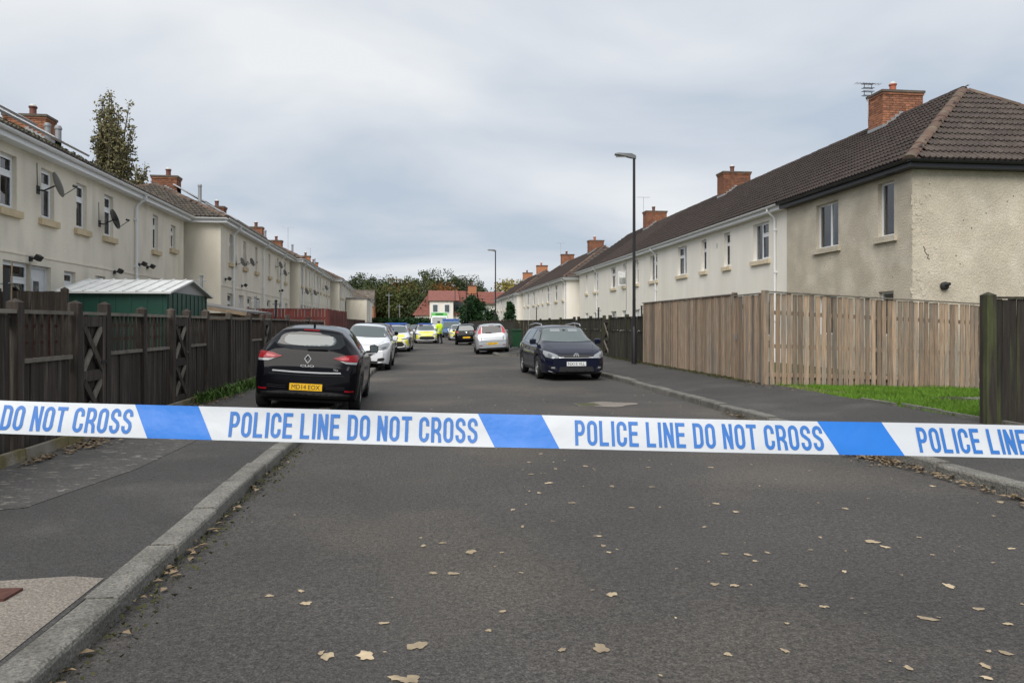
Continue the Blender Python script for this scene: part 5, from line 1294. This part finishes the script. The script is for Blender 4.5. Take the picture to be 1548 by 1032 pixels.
for s in (-1,1): MB().box(s*.98-.06,s*.98+.06,1.0,1.35,.9,2.5).build('green_pillar','van_green',r)
r = van('police_van','blue and white police vehicle with blue roof bar behind the officer',682,82,1.9,1.95,5.0,'car_blue','beacon_blue','glass_light')
# ---- officer
def person():
    x_, y_ = at(664.5,56.6); r = empty('person',(x_,y_,0),R(38),'person in yellow hi-vis jacket and dark trousers standing with head bowed','person')
    J = {'pel':(0,0,.95,.135),'sp':(0,-.01,1.15,.15),'ch':(0,.03,1.36,.16),'nk':(0,.07,1.50,.06),'hd':(0,.11,1.60,.088),'ht':(0,.13,1.70,.075),
         'hl':(-.10,0,.90,.10),'kl':(-.12,.05,.50,.068),'al':(-.13,-.02,.10,.045),'tl':(-.14,.16,.045,.042),'hr':(.10,0,.90,.10),'kr':(.13,-.02,.50,.068),'ar':(.16,-.10,.10,.045),'tr':(.19,.08,.045,.042),
         'sl':(-.20,.03,1.40,.08),'el':(-.27,.06,1.12,.055),'wl':(-.12,.30,1.12,.035),'fl':(-.06,.36,1.14,.035),'sr':(.20,.03,1.40,.08),'er':(.28,.04,1.13,.055),'wr':(.14,.30,1.16,.035),'fr':(.06,.36,1.16,.035)}
    E = [('pel','sp'),('sp','ch'),('ch','nk'),('nk','hd'),('hd','ht'),('pel','hl'),('hl','kl'),('kl','al'),('al','tl'),('pel','hr'),('hr','kr'),('kr','ar'),('ar','tr'),('ch','sl'),('sl','el'),('el','wl'),('wl','fl'),('ch','sr'),('sr','er'),('er','wr'),('wr','fr')]
    ks = list(J); me = bpy.data.meshes.new('sk'); me.from_pydata([J[k][:3] for k in ks],[(ks.index(a),ks.index(b)) for a,b in E],[])
    ob = bpy.data.objects.new('sk',me); COL.objects.link(ob); ob.modifiers.new('s','SKIN'); sub = ob.modifiers.new('d','SUBSURF'); sub.levels = 2; sub.render_levels = 2
    for i,k in enumerate(ks): me.skin_vertices[0].data[i].radius = (J[k][3],)*2
    me.skin_vertices[0].data[0].use_root = True
    dg = bpy.context.evaluated_depsgraph_get(); bm_ = bpy.data.meshes.new_from_object(ob.evaluated_get(dg)); bpy.data.objects.remove(ob)
    V = np.array([v.co[:] for v in bm_.vertices]); Nn = np.array([v.normal[:] for v in bm_.vertices]); Fc = [tuple(p.vertices) for p in bm_.polygons]
    def shell(name, mat, test, off):
        m = MB(); m.v = [tuple(q) for q in V+Nn*off]; m.f = [f for f in Fc if test(V[list(f)].mean(0))]; o = m.build(name,mat,body,True); return o
    m = MB(); m.v = [tuple(q) for q in V]; m.f = Fc; body = m.build('body','skin',r,True)
    shell('trousers','trouser',lambda c: .12 < c[2] < .98 and abs(c[0]) < .24, .012); shell('shoes','lamp_black',lambda c: c[2] <= .13, .014)
    jt = lambda c: (c[2] > .80 and abs(c[0]) < .2 and c[1] < .2 and c[2] < 1.51) or (abs(c[0]) >= .12 and c[2] > 1.05 and c[1] < .30)
    j = shell('jacket','hivis',jt,.045)
    for a_, b_ in ((.93,.98),(1.13,1.18)): shell('reflective_band','retro',lambda c: jt(c) and a_ < c[2] < b_,.052)
    m = MB().lathe([(.0,.10),(.07,.09),(.105,.03),(.11,-.02),(.10,-.05)],14,Matrix.Translation((0,.12,1.66))); m.build('cap','lamp_black',body,True)
    MB().box(-.14,.10,.36,.44,1.06,1.09).build('notebook','upvc',r)
person()

# ================================================================== TREES AND PLANTS
def leaf_cloud(m, n, pts, size, rs):
    idx = rs.integers(0,len(pts),n); P0 = pts[idx,:3]; S = pts[idx,3]
    c = P0+np.clip(rs.normal(size=(n,3)),-1.7,1.7)*S[:,None]*.5
    a = rs.normal(size=(n,3)); a /= np.linalg.norm(a,axis=1)[:,None]; b = rs.normal(size=(n,3)); b -= a*(a*b).sum(1)[:,None]; b /= np.linalg.norm(b,axis=1)[:,None]
    s = size*rs.uniform(.6,1.4,n)[:,None]
    q = np.stack([c-a*s,c+b*s*.55,c+a*s,c-b*s*.55],1).reshape(-1,3); base = len(m.v); m.v += list(map(tuple,q)); m.f += [(base+4*i,base+4*i+1,base+4*i+2,base+4*i+3) for i in range(n)]
def tree(name, label, x, y, z, h, rw, leafmat, n=5000, size=.22, crown0=.25, clumps=60, seed=1, shape='round', group=None, cs=.9, limbs=9):
    rs = np.random.default_rng(seed); r = empty(name,(x,y,z),0,label,'tree',group)
    m = MB().tube([(0,0,-.2),(.05,0,h*.2),(-.05,.05,h*.5),(0,0,h*.88)],[h*.028,h*.022,h*.013,h*.004],8)
    pts = []
    for i in range(clumps):
        t = rs.random(); u = rs.random()**.6
        if shape == 'poplar':
            zz = h*(.10+.88*t); rad = rw*(math.sin(math.pi*min(1,.12+.80*(1-t)))**.7)*(.25+.75*u); sz = cs*(.6+.5*rs.random())
        elif shape == 'cone':
            zz = h*(.06+.92*t); rad = rw*(1-t)**.75*(.35+.65*u); sz = cs*(.5+.5*(1-t))
        else:
            ph = math.acos(1-2*t*.92); zz = h*crown0+(h*(1-crown0))*(.5+.5*math.cos(ph)*(.35+.65*u)); rad = rw*math.sin(ph)*(.3+.7*u)*(1+.25*rs.normal()*.5); sz = cs*(.7+.7*rs.random())
        a = rs.random()*6.283; pts.append((rad*math.cos(a),rad*math.sin(a),zz,sz))
    if shape == 'poplar':
        pts = []
        for i in range(clumps//4):
            t0 = rs.uniform(.04,.74); a = rs.random()*6.283; out = rw*rs.uniform(.35,1.0)*(1 if t0 < .45 else 1-(t0-.45)*1.1); ln = h*rs.uniform(.16,.30); z1_ = min(h*t0+ln, h*rs.uniform(.93,1.0))
            path = [(0,0,h*t0),(out*.6*math.cos(a),out*.6*math.sin(a),h*t0+(z1_-h*t0)*.3),(out*math.cos(a),out*math.sin(a),z1_)]
            m.tube(path,[h*.006,h*.004,h*.0012],5)
            for k in np.linspace(.25,1,7):
                f = min(1,k/.3) if k < .3 else 1; q = (k-.3)/.7 if k > .3 else 0
                rr_ = out*(.6*k/.3 if k < .3 else .6+.4*q); pts.append((rr_*math.cos(a)+rs.normal()*.08,rr_*math.sin(a)+rs.normal()*.08,h*t0+(z1_-h*t0)*k,cs*(.75-.35*k)))
        limbs = 0
    pts = np.array(pts)
    for i in range(limbs):
        p = pts[rs.integers(0,len(pts))]; z0 = max(h*.12, p[2]*(.45 if shape != 'poplar' else .6)-(.0)); mid = (p[0]*.5,p[1]*.5,(z0+p[2])/2+.1)
        m.tube([(0,0,z0),mid,tuple(p[:3])],[h*.011,h*.007,h*.003],5)
    m.build('trunk','bark',r)
    lm = MB(); leaf_cloud(lm, n, pts, size, rs); lm.build('crown',leafmat,r)
    return r
tree('poplar_tree','tall columnar poplar behind the left roofs',*at(167,62),.2,21.3,2.15,'leaf_poplar',n=17000,size=.13,clumps=420,seed=4,shape='poplar',cs=.95,limbs=40)
tree('poplar_tree','short bushy poplar beside the tall one',*at(205,62),.2,15.6,1.25,'leaf_poplar',n=4600,size=.13,clumps=150,seed=5,shape='poplar',cs=.8,limbs=16)
TL = [(538,150,11.6,4.2,'leaf_green'),(563,156,11.9,4.6,'leaf_green'),(585,160,11.6,4.0,'leaf_olive'),(604,138,9.3,3.8,'leaf_rust'),(628,146,11.3,4.6,'leaf_olive'),(650,165,13.4,4.8,'leaf_green'),(662,142,9.8,3.9,'leaf_rust'),
      (680,168,13.2,5.0,'leaf_green'),(702,172,12.8,5.0,'leaf_green'),(618,128,7.6,3.2,'leaf_olive'),(574,120,7.5,2.9,'leaf_olive'),(640,125,6.2,3.0,'leaf_green'),(522,158,10.2,4.0,'leaf_green'),(719,178,11.6,4.0,'leaf_green'),(592,146,8.6,3.6,'leaf_green'),(548,138,8.2,3.6,'leaf_green')]
tl_lab = ['dark green tree at the left of the far tree belt','large dark green tree second in the far tree belt','olive tree behind the telegraph pole in the belt','russet autumn tree in the middle of the belt','broad olive tree beside the russet one','tall pale green tree rising behind the red roof','orange-tinted tree just left of the red roof',
          'tall green tree behind the red roof ridge','tall green tree above the red roof','low olive tree under the russet tree','small olive tree beside the brick house','low green tree before the red roof','dark tree peeping past the left terraces','green tree left of the brick chimney','dark low tree under the belt','dark tree over the grey-roofed house']
for i,(px,D,h,rw,lm_) in enumerate(TL):
    tree('broadleaf_tree',tl_lab[i],*at(px,D),-.1,h,rw,lm_,n=8000,size=.20,clumps=95,seed=20+i,crown0=.10,group='trees of the far belt',cs=1.05)
tree('broadleaf_tree','golden thin tree behind the far right terrace',*at(770,150),0,11.2,3.6,'leaf_gold',n=2200,size=.26,clumps=40,seed=60,crown0=.35,cs=1.1)
tree('evergreen_bush','big dense dark evergreen near the far lamp',*at(715,95),0,4.9,1.75,'leaf_ever',n=5200,size=.17,clumps=80,seed=61,crown0=.02,cs=.7)
tree('conifer_tree','dark pointed conifer in a far right garden',*at(771,74),.2,3.6,.85,'leaf_ever',n=3000,size=.13,clumps=60,seed=62,shape='cone',cs=.45)
tree('evergreen_bush','small dark bush left of the pointed conifer',*at(742,88),.1,3.0,.75,'leaf_ever',n=1800,size=.15,clumps=30,seed=63,crown0=.05,cs=.5)
# dark hedge and posts at the street end
m = MB(); rs = np.random.default_rng(9); pts = np.array([(at(px,108)[0],at(px,108)[1],zz,.45) for px in range(560,652,3) for zz in (.4,1.0,1.6,2.0)]); leaf_cloud(m,6000,pts,.17,rs)
tag(m.build('far_hedge','leaf_ever'),'long dark hedge closing the street beyond the police cars','hedge')
for px, D, h, lb in ((604,112,4.6,'pale telegraph pole before the far tree belt'),(588,110,6.2,'pale pole beside the small olive tree')):
    x_, y_ = at(px,D); r = empty('utility_pole',(x_,y_,-.05),0,lb,'pole'); MB().tube([(0,0,0),(0,0,h)],[.09,.06],8).build('pole','steel',r); MB().box(-.5,.5,-.04,.04,h-.4,h-.32).build('cross_arm','steel',r)
# ---- grass verge
m = MB(); rs = np.random.default_rng(3)
def in_verge(x,y):
    if x < 7.22+.06*math.sin(y*5) or x > 13.2: return False
    if y < 8.85 or y > 14.78+(x-7.07)*.141-.06: return False
    if ((x-10.15)/1.0)**2+((y-12.35)/.62)**2 < 1+.3*math.sin(x*9): return False
    if x < 8.0+.3*math.sin(y*3) and 13.0 < y: return random.random() < .25
    if x < 7.9 and 11.35 < y < 11.9: return False
    return True
cnt = 0
while cnt < 42000:
    x_, y_ = rs.uniform(7.2,13.2), rs.uniform(8.8,15.7)
    if not in_verge(x_,y_): cnt += .35; continue
    z_ = verge_z(x_,y_); hh = rs.uniform(.035,.085)*(1.2 if math.sin(x_*3+y_*2) > .2 else .85); a_ = rs.uniform(0,6.283); w_ = .007; l_ = rs.normal(0,.03); k_ = rs.normal(0,.03)
    m.poly(((x_-w_*math.cos(a_),y_-w_*math.sin(a_),z_),(x_+w_*math.cos(a_),y_+w_*math.sin(a_),z_),(x_+l_,y_+k_,z_+hh))); cnt += 1
tag(m.build('verge_grass','grass'),'bright green mown grass in front of the pale fence','grass',kind='stuff')
m = MB()
for i in range(2600):
    x_ = rs.normal(7.55,.28); y_ = rs.uniform(12.6,14.7)
    if x_ < 7.15: continue
    z_ = verge_z(x_,y_)+.008; a_ = rs.uniform(0,6.28); s = rs.uniform(.02,.06); m.poly(((x_,y_,z_),(x_+s*math.cos(a_),y_+s*math.sin(a_),z_+.012),(x_+.006*math.sin(a_),y_-.006*math.cos(a_),z_)))
tag(m.build('dry_grass','grass_dry'),'dry trampled grass at the verge corner','grass',kind='stuff')
m = MB(); pts = [(10.15+.95*math.cos(t)*(1+.12*math.sin(5*t)),12.35+.62*math.sin(t)*(1+.15*math.sin(3*t)),0) for t in np.linspace(0,6.283,22,endpoint=False)]
m.poly([(p[0],p[1],verge_z(p[0],0)+.006) for p in pts]); tag(m.build('bare_earth','dirt'),kind='structure')
er2 = tag(bpy.data.objects.new('verge_edging',None),kind='structure'); COL.objects.link(er2)
for i in range(4):
    o = MB().box(-.03,.03,0,.88,-.1,.06).build('edging_stone','kerb',er2); o.location = (7.30+.02*i*(-1)**i,8.0+i*.9,.22); o.rotation_euler = (0,0,random.uniform(-.02,.02))
r = empty('inspection_cover',(10.3,12.45,verge_z(10.3,0)+.012),R(4),'stone inspection cover sunk in bare earth on the verge','cover')
MB().box(-.45,.45,-.2,.2,-.05,.03).build('cover','kerb',r); MB().box(-.5,.5,-.25,.25,-.06,.012).build('frame','dirt',r)
# weeds at the foot of the left fence and in the gutters
def tuft_field(name, label, spots, n, hmin, hmax, mat, seed):
    m = MB(); rs = np.random.default_rng(seed)
    for i in range(n):
        sx, sy, sz, sr = spots[rs.integers(0,len(spots))]; x_, y_ = rs.normal(sx,sr*.35), rs.normal(sy,sr); a_ = rs.uniform(0,6.283); h_ = rs.uniform(hmin,hmax); d_ = h_*rs.uniform(.2,.9); w_ = rs.uniform(.006,.02)
        p = (x_,y_,sz); mid = (x_+d_*.5*math.cos(a_),y_+d_*.5*math.sin(a_),sz+h_*.75); tip = (x_+d_*math.cos(a_),y_+d_*math.sin(a_),sz+h_)
        sx_, sy_ = -w_*math.sin(a_), w_*math.cos(a_)
        m.poly((p,(mid[0]+sx_,mid[1]+sy_,mid[2]),tip,(mid[0]-sx_,mid[1]-sy_,mid[2])))
    return tag(m.build(name,mat),label,'plants',kind='stuff')
tuft_field('fence_weeds','leafy green weeds at the foot of the left fence behind the black hatchback',[(FL+.32,14.6,.12,.3),(FL+.30,15.4,.12,.35),(FL+.34,16.4,.12,.5),(FL+.30,17.4,.12,.5),(FL+.26,13.7,.12,.2)],1500,.04,.20,'weed',11)
tuft_field('gutter_weeds','thin grass and moss along the left kerb',[(KL+.03,y,0.0,.25) for y in np.arange(3.0,9.0,.35)],1100,.004,.025,'moss',12)
tuft_field('fence_moss','moss and weeds under the pale board fence',[(6.98,y,.24,.3) for y in np.arange(15.5,27,.6)],1600,.02,.07,'moss',13)
# ---- fallen leaves
def leaf_mesh(seed):
    rs = random.Random(seed); m = MB(); n = 18; ring = []; lob = rs.choice([2,3,3]); ph = rs.random()*6
    for k in range(n):
        t = 2*math.pi*k/n; rr = .05*(.70+.16*math.sin(lob*t+ph)+.10*math.sin(5*t+ph*2)+.34*rs.random()); ring.append((rr*math.cos(t),rr*math.sin(t)*.8,rs.uniform(.0008,.0035)))
    for k in range(n): m.poly(((0,0,.003),ring[k],ring[(k+1)%n]))
    return m.mesh('fallen_leaf','leaf_tan')
LM = [leaf_mesh(s) for s in range(9)]
traced = [(712,836,1.5),(905,812,1),(912,827,1),(630,977,1.7),(553,991,1.6),(495,992,1.4),(908,982,1.6),(885,706,1.3),(830,731,1.6),(815,746,1),(600,1026,1.3),(620,1028,1.5),(1318,820,1.7),(1338,828,1.2),(1435,887,1.6),(1402,937,1.5),(925,901,1.2),(580,942,.9),(455,892,.8),(463,911,1),(640,826,.8),(670,822,.9),(685,868,1.2),(655,867,.9),(1080,885,.9),(1110,887,.9),(1215,887,.9),(1245,919,.9),(1160,836,.9),(1095,838,.8),(1065,797,.9),(865,761,1.2),(800,700,1),(803,718,1),(840,710,.8),(985,737,1),(980,707,1.1),(1075,707,1),(925,736,1.2),(955,768,.9),(1225,832,.6),(1480,922,1),(1520,990,1),(1524,945,.9),(1490,1010,1.1),(1492,1028,.9),(1512,757,1.4),(407,899,.8),(775,772,.9),(790,798,.9)]
LG2 = 'leaves lying flat on the road'
def leaf(x, y, z, s):
    o = link('fallen_leaf', random.choice(LM)); o.location = (x,y,z); o.scale = (s,s*random.uniform(.6,1.2),1); o.rotation_euler = (0,0,random.uniform(0,6.28))
    tag(o,'tan leaf lying flat on the grey road','leaf',LG2)
for px, py, s in traced: x_, y_, _ = gnd(px,py); leaf(x_,y_,road_z(x_,y_)+.003,s*.62)
rs = random.Random(5)
for i in range(260):
    x_, y_ = rs.gauss(2.7,1.7), 2.6+19*rs.random()**1.8
    if KL+.1 < x_ < KR-.1: leaf(x_,y_,road_z(x_,y_)+.003,rs.choice([.16,.2,.25,.3,.35,.45,.55]))
m = MB(); rs = np.random.default_rng(8)
def litter(n, cx, cy, sx, sy, z):
    for i in range(n):
        x_, y_ = rs.normal(cx,sx), rs.normal(cy,sy); a_ = rs.uniform(0,6.28); s = rs.uniform(.015,.05); h_ = z+rs.uniform(.004,.03)
        m.poly(((x_+s*math.cos(a_),y_+s*math.sin(a_),h_),(x_-s*.5*math.sin(a_),y_+s*.5*math.cos(a_),h_+.012),(x_-s*math.cos(a_),y_-s*math.sin(a_),h_),(x_+s*.5*math.sin(a_),y_-s*.5*math.cos(a_),h_+.006)))
for yy in np.arange(5.5,12,.3): litter(16,KR-.09,yy,.05,.2,0.0)
litter(190,KR-.16,7.9,.10,.35,0); litter(60,KL+.05,5,.04,1.5,0); litter(170,FL+.33,9.0,.10,.35,.125); litter(60,FL+.3,8.0,.05,.2,.125); litter(120,FL+.4,13.9,.16,.6,.125); litter(60,6.9,14.5,.2,.5,.23)
tag(m.build('leaf_litter','litter'),'brown leaf litter gathered along kerbs and fence foot','leaves',kind='stuff')
# ---- covers in road and pavement
x_, y_, _ = gnd(915,611.5)
r = empty('road_patch',(x_,y_,road_z(x_,y_)),R(3),'pale worn concrete patch with mossy cover in the road','patch')
m = MB(); m.poly([(.05+.52*math.cos(t)*(1+.18*math.sin(3*t+1)),.40*math.sin(t)*(1+.2*math.cos(4*t)),.006) for t in np.linspace(0,6.283,24,endpoint=False)]); m.build('concrete_patch','pink_concrete',r)
f = MB().box(-.56,-.12,-.22,.22,-.05,.012).build('cover_frame','kerb',r); MB().box(-.52,-.16,-.18,.18,.0125,.016).build('cover','moss',f)
x_, y_, _ = gnd(6,898,.11); r = empty('drain_cover',(x_-.05,y_,.113),R(-4),'small red-brown cover set in the pale concrete apron','cover'); MB().box(-.10,.10,-.08,.08,-.05,.004).build('cover','fence_brown',r)

# ================================================================== POLICE TAPE
TD = 1.68; fw = Vector((math.sin(YAW),math.cos(YAW),0)); rt = Vector((math.cos(YAW),-math.sin(YAW),0))
def tape_c(s):    # centre-line height
    px = 774+s*FPX/TD; py = 630+ (px/1548)*47.5-(px/1548)**2*10.5
    if px < 0: py = 630+px/1548*47.5
    if px > 1548: py = 667+(px-1548)/1548*26.5
    return EYE-(py-490)*TD/FPX
def tape_p(s, v, off=0.0):   # v in -.5..+.5 across the 75 mm width
    tl = R(18)+.05*math.sin(s*2.3)+.04*math.sin(s*5.1+1); up = Vector((0,0,math.cos(tl)))+fw*math.sin(tl); nrm = up.cross(rt)
    w = .0755; b = .0020*math.sin(s*9)+.0008*math.sin(s*14+1)+.0010*math.sin(v*4+s*4)
    nn = -(rt.cross(up)).normalized(); nn = nn if nn.dot(fw) < 0 else -nn
    return fw*TD+rt*s+Vector((0,0,tape_c(s)))+up*(v*w)+nn*(b+off)
S0, S1 = -4.48, 6.95
root = empty('police_tape', tuple(tape_p(0,-.5)), 0, 'blue and white barrier tape reading POLICE LINE DO NOT CROSS stretched across the road', 'tape'); o0 = Vector(root.location)
def tape_strip(name, s0, s1, mat, off, shear=0, n=None):
    m = MB(); n = n or max(6,int((s1-s0)/.02)); k = 9
    for i in range(n+1):
        for j in range(k):
            v = -.5+j/(k-1); s = s0+(s1-s0)*i/n+shear*(.5-v); m.v.append(tuple(tape_p(s,v,off)-o0))
    m.f = [(i*k+j,(i+1)*k+j,(i+1)*k+j+1,i*k+j+1) for i in range(n) for j in range(k-1)]
    return m.build(name,mat,root,True)
tape_strip('strip',S0,S1,'tape_white',0)
# condensed grotesque capitals for the print, drawn as strokes of even weight
def ribbon(pts, t, closed=False):
    P_ = [Vector(p) for p in pts]; n = len(P_); V_, F_ = [], []
    for i in range(n):
        if closed: p0, p1 = P_[i-1], P_[(i+1)%n]
        else: p0, p1 = P_[max(i-1,0)], P_[min(i+1,n-1)]
        dd = (p1-p0).normalized(); nn = Vector((-dd.y,dd.x))
        e1 = (P_[i]-p0); k_ = 1.0
        V_ += [P_[i]+nn*t/2*k_, P_[i]-nn*t/2*k_]
    for i in range(n if closed else n-1): j = (i+1)%n; F_.append((2*i,2*i+1,2*j+1,2*j))
    return V_, F_
def glyph(ch, w=.46, t=.145):
    l, r_, lo, hi, m_ = t/2, w-t/2, t/2, 1-t/2, w/2; rx = (r_-l)/2; ry = rx*1.15; S_ = []
    arc = lambda cx,cy,a0,a1,k=9,fx=rx,fy=ry: [(cx+fx*math.cos(q),cy+fy*math.sin(q)) for q in np.linspace(R(a0),R(a1),k)]
    if ch == 'I': return [([(t/2,0),(t/2,1)],False)], t
    if ch in 'LETPRDN': S_.append(([(l,0),(l,1)],False))
    if ch == 'O': S_ = [(arc(m_,hi-ry,0,180)+arc(m_,lo+ry,180,360),True)]
    if ch == 'C': S_ = [([(r_,.64)]+arc(m_,hi-ry,0,180)+arc(m_,lo+ry,180,360)+[(r_,.36)],False)]
    if ch == 'S': S_ = [([(r_,.69)]+arc(m_,hi-ry,0,180)+[(l,.70),(l+.03,.61),(m_,.52),(r_-.03,.42),(r_,.31)]+arc(m_,lo+ry,0,-180)[0:]+[(l,.31)],False)]
    if ch == 'L': S_.append(([(l,lo),(w*.92,lo)],False))
    if ch == 'E': S_ += [([(l,lo),(w*.94,lo)],False),([(l,hi),(w*.94,hi)],False),([(l,.52),(w*.86,.52)],False)]
    if ch == 'T': S_ = [([(m_,0),(m_,1)],False),([(0,hi),(w,hi)],False)]
    if ch == 'D': S_.append(([(l,hi),(m_*.8,hi)]+arc(m_,hi-ry,80,0)+arc(m_,lo+ry,0,-80)+[(m_*.8,lo),(l,lo)],False))
    if ch in 'PR':
        my = .455; rr_ = (hi-my)/2; S_.append(([(l,hi),(m_*.8,hi)]+[(r_-rx*.9+rx*.9*math.cos(q),my+rr_+rr_*math.sin(q)) for q in np.linspace(R(85),R(-85),11)]+[(m_*.8,my),(l,my)],False))
        if ch == 'R': S_.append(([(m_*1.05,my),(r_-.01,.30),(r_+.02,0)],False))
    if ch == 'N': S_ += [([(r_,0),(r_,1)],False),([(l+.01,.97),(r_-.01,.03)],False)]
    return S_, w
def print_text(txt, gap=.095, space=.24):
    V_, F_, x0 = [], [], 0
    for ch in txt:
        if ch == ' ': x0 += space; continue
        S_, w = glyph(ch)
        for pts, cl in S_:
            v, f = ribbon(pts, .145, cl); b_ = len(V_); lift = .0
            V_ += [(q.x+x0, q.y) for q in v]; F_ += [tuple(b_+k for k in ff) for ff in f]
        x0 += w+gap
    V_ = np.array(V_); V_[:,0] /= V_[:,0].max(); return V_, F_
TV_, TF_ = print_text('POLICE LINE DO NOT CROSS')
PER = .7785; pxm = TD/FPX
for k in range(-5,9):
    sb = (722-774)*pxm+k*(522 if k < 0 else 517)*pxm
    if sb > S0+.1 and sb+.2 < S1: tape_strip('blue_panel',sb,sb+97*pxm,'tape_blue',.0006,26*pxm)
    st = sb+147*pxm
    if st > S0+.1 and st+.6 < S1:
        m = MB(); m.v = [tuple(tape_p(st+q[0]*375*pxm,-.395+q[1]*.76,.0010)-o0) for q in TV_]; m.f = TF_; m.build('lettering','tape_ink',root)
